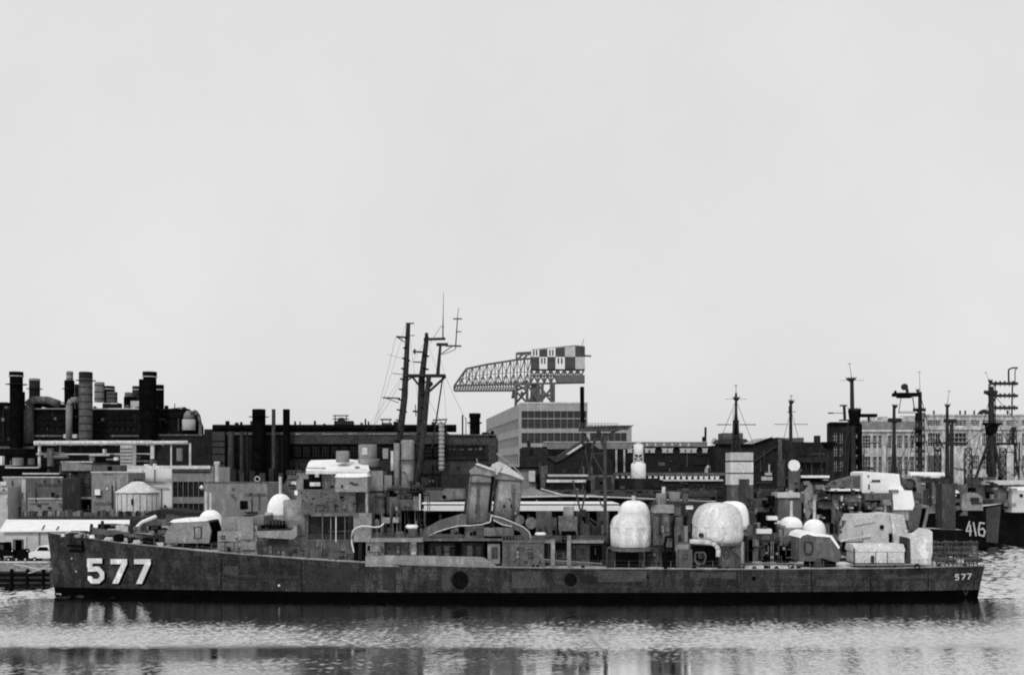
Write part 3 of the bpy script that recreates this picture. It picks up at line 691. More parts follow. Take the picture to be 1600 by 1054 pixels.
# ---- tower between domes
P('after_director_tower', MID, (1021,802,1046,851), Y=125, d=3)
part('after_director_tower', MB().ppoly([(1022,801),(1026,788),(1053,788),(1053,801)],124.5,3.6), PALE, D)
P('after_director_tower', MID, (1053,786,1064,807),(1046,805,1066,846), Y=126, d=2.5)
P('tower_opening', DARK, (1052,806,1055,820),(1049,815,1052,846),(1068,800,1076,812), Y=125.8, d=.3)
part('drum_vent', MB().pcyl(1025,770,1041,788,126), PALE, D, smooth=True); part('drum_vent', MB().pcyl(1045,768,1063,783,126.6), PALE, D, smooth=True)
part('drum_vent', MB().pcyl(1034,760,1040,771,126.6), LIGHT, D); part('lamp_drum', MB().pcyl(1066,771,1075,785,127), MID, D)
P('white_lamp_box', WHITE, (1072,789,1083,795), Y=126, d=.8)
P('tower_platform', DARK, (1020,785,1110,787), Y=125.6, d=3)
P('after_deckhouse', GREY, (1010,848,1060,886), Y=125.3, d=5)
P('after_deckhouse', MID, (1054,847,1092,886), Y=124.6, d=6)
P('after_deckhouse', MID, (1092,849,1164,886), Y=125.2, d=6)
P('wall_panel', PALE, (1056,850,1076,884),(1125,850,1142,884), Y=124.5, d=.1)
P('tower_side', MID, (1038,846,1054,854), Y=124.4, d=1)
sp = MB(); sp.bar(PT(1052,885,123),PT(1052,812,123),.2,.1,n=8); part('dark_spar', sp, BLACK, D)
sp = MB(); sp.bar(PT(1040,888,122.0),PT(1039,850,122.6),.2,.16,n=8); sp.ppath([(1039,850),(1041,838),(1050,838)],122.6,.14); part('dark_spar', sp, BLACK, D)
part('curved_pipe', MB().ppath([(1078,845),(1100,846),(1112,847.5),(1119,851),(1122.5,858),(1122,869)],122.7,.28,10), LIGHT, D, smooth=True)
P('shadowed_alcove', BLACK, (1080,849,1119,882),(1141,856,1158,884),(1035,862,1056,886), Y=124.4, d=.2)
hh = MB(); hh.ppath([(1086,863),(1100,862),(1103,868),(1100,880),(1089,880),(1086,874),(1086,863)],124.25,.12,6); part('hatch_frame', hh, MID, D)
part('hatch', MB().disc(1095,868,4.5,124.3,.1), GREY, D)
P('shell_panel', MID, (1124,850,1158,886),(1060,858,1082,886), Y=124.0, d=1)
part('corner_shell', MB().ppoly([(1141,858),(1150,853),(1158,846),(1163,846),(1163,884),(1158,884),(1156,870),(1148,862)],123.6,1.5), MID, D)
P('corner_post', PALE, (1158,846,1162,884), Y=123.4, d=.3)
# ---- quarterdeck fittings
qd = [(1166,838,10,44,DARK),(1170,843,16,16,MID),(1170,860,15,16,MID),(1189,843,26,5,DARK),(1190,850,6,26,GREY),(1198,852,7,16,DARK),(1206,848,8,20,BLACK),(1215,852,18,28,GREY),(1218,838,28,40,MID),(1192,868,12,10,BLACK),(1232,845,14,30,MID)]
for (x,y,w_,h_,m) in qd: P('deck_locker', m, (x,y,x+w_,min(y+h_,879)), Y=128.4, d=2)
bt = MB()
for x in (1196,1201): bt.bar(PT(x,889,123.2),PT(x,883,123.2),.2,n=8)
part('bitts', bt, BLACK, D)
for x in (1085,1125,1137,1180,1358,1405,1478,1520,911,1250,1440,1240,1215): 
    px = X(x,122.3); e = HD.edge(px,.3); part('fairlead', MB().ext_y([(px-.35,e[2]),(px-.12,e[2]+.35),(px+.12,e[2]+.35),(px+.35,e[2])],e[1]-.1,e[1]+.1), BLACK, D)
for x in (1159,1236,1433): part('chock_ring', MB().path([(X(x,122.6)+.3*math.cos(a),122.6,Z(884.5,122.6)+.3*math.sin(a)) for a in [i*math.pi/5 for i in range(11)]],.07), BLACK, D)
# stanchions with wires
sm_ = mesh_of(MB().bar((0,0,0),(0,0,1.0),.03,n=5),(0,0,0),MID,'stanchion_post')
xs_ = [HD.xb+HD.L*t for t in [.11+i*.0157 for i in range(15)]+[.42+i*.0145 for i in range(40)]]
pv = None; wr = MB()
for x in xs_:
    e = HD.edge(x,.1); inst('stanchion_post', sm_, D, e)
    if pv and abs(pv[0]-x) < 3:
        for h_ in (.5,.95): wr.bar((pv[0],pv[1],pv[2]+h_),(e[0],e[1],e[2]+h_),.012,n=3)
    pv = e
part('lifeline', wr, MID, D)
# canvas box on the quarterdeck, upright covered box, stern racks
o = P('canvas_covered_box', CANV, (1336,858,1413,880.5), Y=124.4, d=3.2)
part('canvas_top', MB().ext_x([(124.3,Z(861,124.4)),(124.4,Z(857,124.4)),(124.9,Z(850,124.4)),(127.4,Z(850,124.4)),(127.8,Z(858,124.4)),(127.8,Z(861,124.4))],X(1334.5,124.4),X(1414,124.4)), CANV, o)
part('canvas_frame', MB().pbox(1335,879,1413,881,124.3,3.4).pbox(1334.5,856,1336,884,124.3,.2).pbox(1368,862,1369,880,124.36,.1).pbox(1386,862,1387,880,124.36,.1), GREY, o)
P('torn_canvas', DARK, (1362,868,1366,878), Y=124.1, d=.3)
o = part('upright_canvas_box', MB().ppoly([(1424,880),(1423,844),(1444,832),(1452,826),(1457,831),(1457,862),(1454,881)],124.6,3.2), CANV, D)
part('box_shade_side', MB().ppoly([(1415,880),(1418,839),(1424,843),(1425,880)],124.9,2.6), GREY, o)  # left face turned from the light, its shade painted grey
P('canvas_seam', LIGHT, (1430,845,1431,878), Y=124.5, d=.1)
P('dark_locker', BLACK, (1413,866,1420,878),(1412,852,1418,858), Y=125, d=1)
rr = random.Random(9)
dch = mesh_of(MB().bar((0,-.45,0),(0,.45,0),.27,n=12).bar((0,-.5,0),(0,-.45,0),.16,n=8),(0,0,0),GREY,'depth_charge')
for r_i, py in enumerate((848,857,866,875)):
    Yr = 130-r_i*1.9
    rb_ = MB(); rb_.bar(PT(1457+r_i*1.5,py+5,Yr-.5),PT(1530-r_i,py+5,Yr-.5),.07,n=4); rb_.bar(PT(1457,py-1,Yr-.6),PT(1528,py-2,Yr-.6),.045,n=4)
    part('charge_rail', rb_, MID, D, stuff=True)
    for k in range(9):
        if rr.random() < .2: continue
        inst('depth_charge', dch, D, PT(1461+k*8+rr.uniform(-1.5,1.5)+r_i%2*3,py+rr.uniform(-1,1.5),Yr), rz=rr.uniform(-.5,.5))
    for k in range(12):
        x = 1457+k*6.4; part('rack_upright', MB().bar(PT(x,884,Yr-.62),PT(x+rr.uniform(-2,2),py-4+rr.uniform(0,4),Yr-.62),.055,n=4), rr.choice([MID,GREY,DARK]), D)
part('stern_corner_plate', MB().add([PT(1524,884,124.8),PT(1535,884,126.5),PT(1531,918,126.2),PT(1524,919,124.6)],[(0,1,2,3)]), MID, D)
for x in (1524,1536,1543): P('rack_arm', BLACK if x>1530 else MID, (x-4,852,x+1,860), Y=125, d=.6)
# ---- forecastle clutter
for (x,y,w_,h_,m,n_) in [(98,829,5,4,LIGHT,'chock'),(106,832,6,5,DARK,'chock'),(120,836,8,4,PALE,'chock'),(128,831,3,6,DARK,'bitt'),(133,832,3,6,DARK,'bitt'),(152,838,10,8,GREY,'windlass'),(180,832,12,12,BLACK,'windlass'),(194,836,8,9,GREY,'capstan'),
          (207,842,14,6,LIGHT,'coiled_line'),(163,845,18,4,LIGHT,'coiled_line'),(186,846,14,3,WHITE,'coiled_line'),(225,842,20,10,BLACK,'hatch_coaming'),(246,849,14,4,LIGHT,'coiled_line'),(215,850,8,5,DARK,'bitt'),(236,852,8,4,GREY,'bitt'),(140,835,8,3,WHITE,'coiled_line'),(199,850,10,4,BLACK,'bitt')]:
    Y = 126.3+rnd.uniform(-.6,.8); x_ = X(x+w_/2,Y); zt = HD.deck(HD.t_of(x_)); hh_ = h_*Y/F
    mb = MB(); r = w_*Y/F/2
    if n_ in ('capstan','bitt'): mb.lathe(x_,Y,[(r,zt-.05),(r*.7,zt+hh_*.5),(r,zt+hh_)],10)
    elif n_ == 'coiled_line':
        for q_ in range(4): mb.path([(x_+r*(1-q_*.12)*math.cos(a),Y+r*.6*math.sin(a),zt+.1+q_*.09) for a in [i*math.pi/5 for i in range(11)]],.07,5)
    elif n_ == 'windlass': mb.bar((x_-r,Y,zt+hh_*.5),(x_+r,Y,zt+hh_*.5),hh_*.5,n=10); mb.box(x_-r*.5,x_+r*.5,Y-.4,Y+.4,zt-.05,zt+hh_)
    else: mb.box(x_-r,x_+r,Y-.5,Y+.6,zt-.05,zt+hh_)
    part(n_, mb, m, D)
ch = MB()
for k in range(9):
    ts_ = [.03+k*.017+j*.012 for j in range(6)]
    ch.path([(HD.xb+HD.L*t, YC+rnd.uniform(-1,1)*HD.hb(t,5)*.7, HD.deck(t)+rnd.uniform(.08,.45)) for t in ts_], rnd.choice([.05,.08,.1]), 5)
part('anchor_chain', ch, DARK, D)
# small deckhouse wall fittings everywhere the photograph shows broken-up walls
rf_ = random.Random(21)
zones = [(345,398,836,868,124.35,16,PALE),(405,476,846,874,124.55,14,MID),(482,550,846,876,124.45,18,MID),(474,553,768,800,124.35,14,MID),(604,660,848,866,124.5,12,MID),
         (790,846,850,882,123.3,14,MID),(852,940,852,882,125.4,22,GREY),(1012,1050,852,882,125.2,10,GREY),(1023,1045,806,848,124.9,9,MID),(1058,1090,850,882,124.5,8,MID),(1170,1246,842,877,128.3,28,GREY),
         (668,755,850,866,125.5,14,GREY),(728,768,752,812,125.35,8,MID),(778,810,756,808,126.1,8,MID),(590,600,850,880,123.8,4,PALE)]
for (x0,x1,y0,y1,Y,n,m) in zones:
    for k in range(n):
        x = rf_.uniform(x0,x1-3); y = rf_.uniform(y0,y1-3); kind = rf_.random(); mm = rf_.choice([DARK,GREY,PALE,m,MID,BLACK])
        if kind < .42: P('wall_pipe', mm, (x,y,x+.8,min(y1,y+rf_.uniform(6,18))), Y=Y-.12, d=.12)
        elif kind < .78: P('wall_pipe', mm, (x,y,min(x1,x+rf_.uniform(5,16)),y+.8), Y=Y-.12, d=.12)
        elif kind < .92: P('wall_locker', mm, (x,y,x+rf_.uniform(2,5),y+rf_.uniform(2,5)), Y=Y-.25, d=.3)
        else: part('port_light', MB().disc(x+1,y+1,1.3,Y-.05,.06,10), BLACK, D)

# dense small gear about the bridge, masts and after deckhouses
rg_ = random.Random(77)
def rails(x0, x1, y, Y, h=7, m=None):
    mb = MB(); n = max(2, int((x1-x0)/5))
    for k in range(n+1): mb.bar(PT(lerp(x0,x1,k/n),y,Y),PT(lerp(x0,x1,k/n),y-h,Y),.035,n=4)
    for q_ in (h, h*.5): mb.bar(PT(x0,y-q_,Y),PT(x1,y-q_,Y),.025,n=4)
    part('railing', mb, m or MID, D, stuff=True)
for (x0,x1,y,Y) in [(448,476,742,124.9),(486,520,803,123.2),(578,602,768,125.3),(600,660,765,125.4),(580,662,840,123.3),(662,720,841,123.1),(785,850,843,123.1),(852,943,844,123.2),
                    (1012,1050,848,124),(1022,1062,786,124.4),(1065,1110,785,125.5),(1170,1216,842,128.3),(400,462,820,122.8),(905,965,668,125.1),(480,560,842,123.9),(556,600,801,124.6)]:
    rails(x0,x1,y,Y)
for k in range(46):
    x = rg_.uniform(578,662); y = rg_.uniform(700,800); w_ = rg_.uniform(4,16)
    if k % 3 == 0: P('platform_slab', rg_.choice([DARK,BLACK,GREY]), (x,y+30,x+w_,y+31.4), Y=rg_.uniform(125,127), d=1.5)
    elif k % 3 == 1: part('mast_stay', MB().bar(PT(x,840,rg_.uniform(124.8,127)),PT(x+rg_.uniform(-8,8),y+20,128),.05,n=4), rg_.choice([DARK,GREY,MID]), D)
    else: P('signal_box', rg_.choice([MID,GREY,PALE,DARK]), (x,y+50,x+w_*.4,y+50+rg_.uniform(3,9)), Y=rg_.uniform(124.6,126.4), d=.7)
for k in range(26):
    x = rg_.uniform(448,566); y = rg_.uniform(726,800)
    P('bridge_fitting', rg_.choice([MID,GREY,PALE,DARK,BLACK]), (x,y,x+rg_.uniform(1,7),y+rg_.uniform(.8,4)), Y=124.36 if y>765 else 125.1, d=.25)
for k in range(40):
    x = rg_.uniform(840,1090); y = rg_.uniform(796,840)
    if 948<x<1022: continue
    P('deck_fitting', rg_.choice([MID,GREY,DARK,DARK,BLACK,PALE]), (x,y,x+rg_.uniform(1,6),847), Y=rg_.uniform(125.3,127), d=.6)

def ladder(px, y0, y1, Y, m=MID):
    mb = MB(); mb.bar(PT(px,y0,Y),PT(px,y1,Y),.04,n=4); mb.bar(PT(px+3.4,y0,Y),PT(px+3.4,y1,Y),.04,n=4); n = int((y0-y1)/2.6)
    for k in range(n): y = lerp(y0,y1,(k+.5)/n); mb.bar(PT(px,y,Y),PT(px+3.4,y,Y),.03,n=3)
    part('ladder', mb, m, D, stuff=True)
for (x,y0,y1,Y) in [(405,868,845,124.3),(545,842,804,123.0),(561,880,848,123.5),(479,872,842,124.2),(612,866,846,124.3),(792,882,848,123.1),(857,884,848,125.2),(1030,848,804,124.7),(1012,886,850,125),(1148,884,850,123.8),(1205,878,845,128.1),(598,802,770,125.0),(745,812,748,125.2),(800,812,756,126.0),(668,800,770,126)]:
    ladder(x,y0,y1,Y,rg_.choice([MID,PALE,GREY,DARK]))
def sag(a, c_, Y0, Y1, drop, r=.018):
    pts = []
    for k in range(13):
        t = k/12; p0, p1 = Vector(PT(a[0],a[1],Y0)), Vector(PT(c_[0],c_[1],Y1)); q_ = p0.lerp(p1,t); q_.z -= drop*4*t*(1-t); pts.append(tuple(q_))
    part('aerial_wire', MB().path(pts,r,4), DARK, D)
sag((696,588),(771,724),129,126,.8); sag((632,586),(560,695),129,128,.5); sag((600,767),(480,820),127,123,.7); sag((820,748),(943,760),126.5,126,1.0); sag((945,690),(1053,768),126,126.6,1.1); sag((618,527),(576,694),129,128,.4); sag((640,700),(590,800),129,125,.5); sag((860,842),(905,770),124,126,.6); sag((663,610),(740,740),129,126,.5)
for (x,y) in ((346,853),(386,851),(420,858),(440,866),(498,862),(532,868),(586,868),(620,858),(806,866),(826,866),(872,868),(1068,866),(1132,866),(1032,826)):
    Yd = 124.36 if x<402 else 123.3 if 785<x<850 else 123.95 if x in (1068,1132) else 124.5 if x not in (586,872,1032) else {586:123.85,872:125.4,1032:124.85}[x]
    fr_ = MB().ppath([(x,y-6),(x+5,y-6),(x+5.5,y+6),(x-.5,y+6),(x,y-6)],Yd-.03,.045,4); dd = part('steel_door', MB().pbox(x,y-6,x+5,y+6,Yd-.06,.06), rg_.choice([MID,GREY,PALE]), D)
    part('door_frame', fr_, DARK, dd); part('door_wheel', MB().disc(x+2.5,y,.9,Yd-.1,.05,8), BLACK, dd)

for k in range(55):       # gear on the forecastle
    x = rg_.uniform(88,258); t = HD.t_of(X(x,127)); z = HD.deck(t); hb_ = HD.hb(t,z); y = 128+rg_.uniform(-.8,.5)*hb_; w_ = rg_.uniform(.2,1.3); h_ = rg_.uniform(.08,.5)
    m_ = rg_.choice([LIGHT,BLACK,DARK,GREY,PALE,WHITE,MID]); mb = MB()
    if k % 3 == 0: mb.bar((X(x,127),y,z+h_),(X(x,127)+w_*1.6,y+rg_.uniform(-.5,.5),z+h_*rg_.uniform(.3,1)),rg_.uniform(.05,.12),n=6)
    elif k % 3 == 1: mb.lathe(X(x,127),y,[(w_*.35,z-.02),(w_*.3,z+h_)],10)
    else: mb.box(X(x,127),X(x,127)+w_,y,y+.4,z-.02,z+h_)
    part(['loose_pipe','coiled_line','deck_fitting'][k%3], mb, m_, D)
# ================================================================== OTHER SHIPS
def simple_hull(root, Yc, px0, px1, dzs, beam, top, boot=BOOT, **k):
    return Hull(root, Yc, X(px0,Yc), X(px1,Yc), dz=dzs, beam=beam, top=top, boot=boot, **k)
def PP(root):
    def f(name, m, *rects, Y=140, d=3.0):
        mb = MB()
        for r in rects: mb.pbox(*r, Y, d)
        return part(name, mb, m, root)
    return f
def mast(root, px, py0, py1, Y, r=.3, arms=(), m=DARK, tops=(), whip=None, legs=None, name='mast', lean=0):
    mb = MB(); mb.bar(PT(px,py0,Y),PT(px+lean,py1,Y),r,r*.6,n=8)
    if legs: 
        for dx in (-legs, legs): mb.bar(PT(px+dx,py0,Y-1.2),PT(px,lerp(py0,py1,.75),Y),r*.45,n=6)
    o = part(name, mb, m, root)
    a = MB()
    for (x0,x1,y,rr_) in arms: a.bar(PT(x0,y,Y),PT(x1,y,Y),rr_)
    for (x0,x1,y,h_) in tops:
        w_ = (x1-x0)/2*Y/F; a.lathe(X((x0+x1)/2,Y),Y,[(w_*.25,Z(y+h_+4,Y)),(w_*.9,Z(y+h_,Y)),(w_,Z(y,Y))],10)
        for k in range(5): a.bar(PT(x0+(x1-x0)*k/4,y,Y),PT(x0+(x1-x0)*k/4,y-2,Y),.05,n=4)
    if a.v: part('crosstree', a, m, o, stuff=len(a.comp) > 3)
    if whip: part('whip_antenna', MB().bar(PT(px+lean,py1,Y),PT(px+lean+whip[0],whip[1],Y),.06,.03,n=5).bar(PT(px+lean+whip[0]-2.4,whip[1]+1,Y),PT(px+lean+whip[0]+2.4,whip[1]+1,Y),.05,n=4), m, o)
    return o
def dome_on(root, cx, Y, yb, yt, rp, m=COCOONW, drum=None, pole=None, drum_m=None):
    o = part('gun_dome', dome(MB(), X(cx,Y), Y, Z(yb,Y), rp*Y/F, Z(yt,Y)-Z(yb,Y), .15, 28), m, root, smooth=True)
    if drum: part('dome_drum', MB().lathe(X(cx,Y),Y,[(rp*Y/F*.97,Z(drum,Y)),(rp*Y/F*.99,Z(yb,Y))],28), drum_m or PALE, o, smooth=True)
    if pole: part('vent_pole', MB().bar(PT(pole[0],yt+3,Y),PT(pole[0],pole[1],Y),.2,n=8), LIGHT, o)
    return o
# ---- second destroyer alongside, beyond 577
S2 = thing('destroyer', 'second destroyer moored alongside and beyond the front destroyer, mostly hidden, white gun domes showing', 'warship', (0,141,0))
H2 = simple_hull(S2, 141, 142, 1452, [(0,7.4),(.04,7.1),(.1,6.6),(.17,6.0),(.25,5.4),(.4,4.3),(.6,3.8),(1,3.9)], 1.0, HULL)
Q = PP(S2)
dome_on(S2, 438, 141, 805, 771, 20.5, drum=822, pole=(438,744)); dome_on(S2, 329, 141, 822, 796, 19, drum=836, pole=(322,768))
part('vent_pole', MB().bar(PT(329,800,141),PT(329,769,141),.16,n=8), LIGHT, S2)
Q('deckhouse', PALE, (424,812,452,850), Y=139, d=5); Q('deckhouse', LIGHT, (414,800,424,850), Y=139, d=3)
Q('deckhouse', MID, (470,800,660,850), Y=138, d=5); 
dome_on(S2, 1235.5, 141, 824, 806.5, 18, drum=840, pole=(1236.5,782)); dome_on(S2, 1272, 141, 835, 810.5, 18.5, drum=845, pole=(1272.5,782))
Q('deckhouse', MID, (1216,838,1256,880), Y=138.6, d=5); Q('deckhouse', GREY, (1165,800,1180,880),(1180,832,1216,880), Y=139, d=5)
Q('dark_opening', BLACK, (1188,800,1210,830), Y=140, d=2); Q('white_roll', WHITE, (1183,826,1206,833),(1200,806,1215,812), Y=138.4, d=1)
Q('deckhouse', MID, (1320,850,1346,876), Y=139, d=4)
part('canvas_gun_cover', MB().ppoly([(1319,845),(1327,822),(1336,804),(1375,803),(1392,801),(1412,804),(1418,830),(1420,868),(1340,868)],136.8,4.6), LIGHT, S2)
part('canvas_gun_cover', MB().ppoly([(1391,802),(1410,804),(1418,830),(1420,868),(1399,868)],136.5,.4), CANV, S2)
part('canvas_gun_cover', MB().ppoly([(1349,828),(1362,826),(1388,830),(1390,868),(1349,868)],136.2,.8), LIGHT, S2)
part('cover_edge', MB().ppath([(1313,845),(1330,842),(1360,837)],136.1,.16), LIGHT, S2)
part('cover_opening', MB().pbox(1390,833,1394,848,136.3,.3).pbox(1317,846,1350,862,136.4,.4).pbox(1376,820,1381,826,136.5,.4), BLACK, S2)
part('canvas_highlight', MB().ppoly([(1335,812),(1352,808),(1368,808),(1368,815),(1350,818),(1335,821)],136.6,.25), LIGHT, S2)
r2 = random.Random(31)
for k in range(60):
    x = r2.uniform(150,258); t = H2.t_of(X(x,141)); z = H2.deck(t); h_ = r2.uniform(.12,.9); w_ = r2.uniform(.3,2.2); y = 141+r2.uniform(-.8,.8)*H2.hb(t,z)
    part('forecastle_gear', MB().box(X(x,141),X(x,141)+w_,y,y+.5,z-.02,z+h_), r2.choice([DARK,BLACK,GREY,LIGHT,PALE,MID]), S2)
bl = MB()
for k in range(14):
    x = 150+k*8; bl.bar((X(x,141),141+r2.uniform(-2,2),7.2),(X(x+r2.uniform(10,30),141),141+r2.uniform(-2,2),6.9),r2.uniform(.05,.12),n=5)
part('mooring_lines', bl, MID, S2)
part('bow_bulwark', MB().ppoly([(143,823),(170,828),(200,832),(232,838),(256,842),(256,850),(200,850),(146,846)],138.6,.2), MID, S2)
for (x,y) in ((143,818),(160,813),(205,812)): part('bow_post', MB().bar(PT(x,832,139),PT(x,y,139),.3,.2,n=6), DARK, S2)
for k in range(140):      # fittings seen in the gaps above the front destroyer
    x = r2.choice([r2.uniform(582,660), r2.uniform(845,945), r2.uniform(1016,1080), r2.uniform(1166,1220), r2.uniform(1296,1320)])
    y = r2.uniform(812,842); h_ = r2.uniform(2,14); w_ = r2.uniform(1,9)
    part(r2.choice(['deck_locker','ventilator','deck_pipe']), MB().pbox(x,y,x+w_,850,138.6+r2.uniform(0,3),.8), r2.choice([DARK,GREY,MID,MID,BLACK,PALE]), S2)
for (a,b,c,d_,m) in [(838,799,862,850,MID),(934,799,952,850,GREY),(901,800,906,850,GREY)]: Q('deckhouse', m, (a,b,c,d_), Y=143, d=2)

# ---- third ship, stub seen over the quarterdeck
S3 = thing('warship', 'pale angular warship superstructure with overhanging flat roofs, rising behind the two domes with poles', 'warship', (46,168,0))
H3 = simple_hull(S3, 168, 1115, 1440, [(0,5),(1,5)], 1.0, HULL)
R = PP(S3)
R('deckhouse', MID, (1268,783,1335,850), Y=163, d=6); R('deckhouse', PALE, (1335,790,1400,850), Y=164, d=6)
R('roof_slab', WHITE, (1295,763.5,1343,766.5), Y=161.8, d=6); R('roof_slab', BLACK, (1296,766.5,1341,772), Y=162.3, d=5)
R('deckhouse', PALE, (1300,772,1345,800), Y=163.2, d=5); R('deckhouse', GREY, (1268,777,1300,779.5), Y=162, d=4)
part('sloping_house', MB().ppoly([(1300,764),(1312,752),(1346,742),(1356,760),(1356,790),(1300,790)],166,5), MID, S3)
R('dark_opening', BLACK, (1277,795,1299,816),(1322,796,1327,802),(1309,792,1314,795),(1345,790,1362,806), Y=162.8, d=.4)
part('white_deckhouse', MB().ppoly([(1348,738),(1353,736),(1405,740),(1407,756),(1412,764),(1412,790),(1354,790),(1347,768)],165,6), WHITE, S3)
part('white_deckhouse', MB().ppoly([(1395,765),(1425,766),(1429,788),(1426,796),(1395,796)],163,4), WHITE, S3)
R('dark_spot', DARK, (1356,742,1358,745),(1357,756,1359,764), Y=164.9, d=.2)
R('grey_platform', MID, (1352,770,1395,781), Y=162.4, d=2); R('dark_opening', BLACK, (1358,781,1393,784), Y=162.6, d=2)
for x in (1342,1352,1362,1372,1382,1393): R('leg_post', r2.choice([DARK,MID,LIGHT]), (x,784,x+3,806), Y=162.8, d=.5)
R('deckhouse', PALE, (1395,790,1420,812), Y=163.4, d=2)
R('block_house', MID, (1216,770,1255,812), Y=160, d=4); R('block_house', LIGHT, (1215,769,1250,777), Y=159.6, d=4)
R('dark_opening', BLACK, (1200,774,1211,790),(1253,785,1256,812), Y=159.8, d=.4)
part('leaning_plate', MB().ppoly([(1256,770),(1268,755),(1274,790),(1262,812),(1256,800)],160.4,1), PALE, S3)
R('deckhouse', GREY, (1165,765,1216,812), Y=164, d=4); R('deckhouse', MID, (1172,778,1205,800), Y=162, d=2)
part('drum_tower', MB().pcyl(1232,735,1250,800,163), MID, S3); part('lamp_disc', MB().disc(1241,727,9,162.3,.5), WHITE, S3)
R('roof_slab', WHITE, (1252,742.5,1296,746), Y=163.2, d=4); R('roof_slab', BLACK, (1252,746,1294,753), Y=163.8, d=3.6)
R('deckhouse', MID, (1246,752,1262,765),(1262,758,1296,783), Y=164, d=3)
mast(S3, 1235.5, 740, 626, 164, .36, arms=[(1210,1230,662.5,.05),(1240,1262,662.5,.05),(1230,1243,643,.05)], tops=[(1232,1241,626,2)], whip=(1,617))
part('mast_collar', MB().pbox(1233.5,634,1238,646,163.8,.5), DARK, S3)
# segmented white tower with mast
part('tower_core', MB().pbox(1142,706,1176,800,161,3), MID, S3)
for (a,b) in ((706.5,719),(721.5,738),(740,757)): part('white_tower_block', MB().pbox(1141,a,1177,b,160.6,3.6), CONCL if b!=719 else CONC, S3)
R('tower_door', GREY, (1155,748,1171,790), Y=160.4, d=.3); R('tower_side', MID, (1143,758,1156,795),(1170,758,1177,795), Y=160.7, d=.4)
m_ = mast(S3, 1150, 706, 614, 162, .3, arms=[(1120,1143,663,.07),(1155,1181,663,.07),(1134,1167,623,.03)], tops=[(1145,1156,621,2)], legs=7, whip=(0,601))
part('mast_body', MB().ppoly([(1146,656),(1155,656),(1153,678),(1148,678)],161.7,.6), BLACK, S3)
rnd3 = random.Random(8)
for k in range(110):
    x = rnd3.uniform(1165,1345); y = rnd3.uniform(760,812); w_ = rnd3.uniform(1,7); h_ = rnd3.uniform(1,10)
    part(rnd3.choice(['wall_locker','wall_pipe','ventilator']), MB().pbox(x,y,x+w_,y+h_,159.4+rnd3.uniform(0,4.5),.5 if y<790 else 1.5), rnd3.choice([DARK,GREY,MID,BLACK,PALE,LIGHT]), S3)
# ---- 416 ship
S4 = thing('destroyer', 'black hulled destroyer with 416 on its bow, round white dome on its foredeck', 'warship', (70,209,0))
H4 = Hull(S4, 209, X(1568,209), 30, dz=[(0,8.7),(.08,8.1),(.2,7.2),(.35,6.3),(.6,5),(1,4.6)], beam=1.0, top=HULLB, boot=HULLB, rake=2.0)
H4.decal('bow_plating', [[(1541,793),(1564,789.5),(1559,848),(1541,846)]], HULLP, .12)
for ln in ([(1515,814),(1510,829),(1518,829)],[(1516,820),(1516,836)],[(1521,816),(1525,836)],[(1538,817),(1531,816),(1529,827),(1530,835),(1537,837),(1539,830),(1536,825),(1530,827)]):
    H4.decal('bow_number', strokes([ln], 2.4), NUMG, .2)
T = PP(S4)
dome_on(S4, 1485.5, 207, 775, 756.5, 16.5, drum=784, drum_m=MID); T('dome_base', BLACK, (1474,785,1500,789), Y=205, d=4)
go = part('gun_mount', MB().ppoly([(1502,790),(1503,773),(1510,769),(1526,770),(1535,776),(1536,797),(1503,797)],205,4), PALE, S4)
T('mount_detail', DARK, (1517,777,1530,783),(1518,784,1534,787), Y=204.8, d=.3)
T('deckhouse', PALE, (1414,746,1478,800), Y=206, d=6); T('deckhouse', MID, (1450,758,1512,805), Y=205.2, d=6)
part('round_roof', MB().bar(PT(1420,743,208),PT(1474,744,208),.85,n=12), WHITE, S4); part('round_end', MB().disc(1422,756,9,205.4,.6), DARK, S4); part('round_end', MB().disc(1421,757,6,205.2,.2), MID, S4)
T('roof_slab', DARK, (1440,747,1480,749), Y=205.4, d=2)
for (a,b,c,d_,m) in [(1452,752,1456,790,DARK),(1444,765,1448,792,GREY),(1462,750,1466,760,DARK),(1430,770,1440,778,MID),(1478,748,1482,756,BLACK)]: T('wall_locker', m, (a,b,c,d_), Y=204.9, d=.4)
vs_ = MB().ppoly([(1413,795),(1440,790),(1440,800),(1434,828),(1422,828)],198,5); part('tapered_funnel', vs_, MID, S4); part('funnel_edge', MB().ppath([(1440,790),(1451,792),(1443,826)],197.8,.3), PALE, S4)
T('funnel_gap', BLACK, (1441,794,1447,815), Y=199, d=1)
mast(S4, 1437.5, 760, 612, 210, .62, arms=[(1427,1446,640,.3),(1405,1430,643,.06),(1405,1430,650,.05)], tops=[(1427,1446,638,2),(1431,1437,609,1)], whip=(-1,580))
part('radar_platform', MB().pbox(1399,613,1438,618.5,209.4,2).pbox(1405,618,1425,621,209.5,1.6).pbox(1398,610,1401,618,209.5,.4), BLACK, S4)
part('platform_strut', MB().bar(PT(1408,620,210),PT(1404,645,210),.08).bar(PT(1426,620,210),PT(1429,640,210),.1).bar(PT(1404,645,210),PT(1431,645,210),.06), GREY, S4)
part('radar_dish', MB().disc(1414,604,5,209.2,.5).bar(PT(1416,604,209.5),PT(1418,613,209.5),.3), DARK, S4)
part('mast_clamps', MB().pbox(1433,645,1441,655,209.2,1).pbox(1432,670,1441,676,209.2,1).pbox(1434,690,1440,697,209.2,1), BLACK, S4)
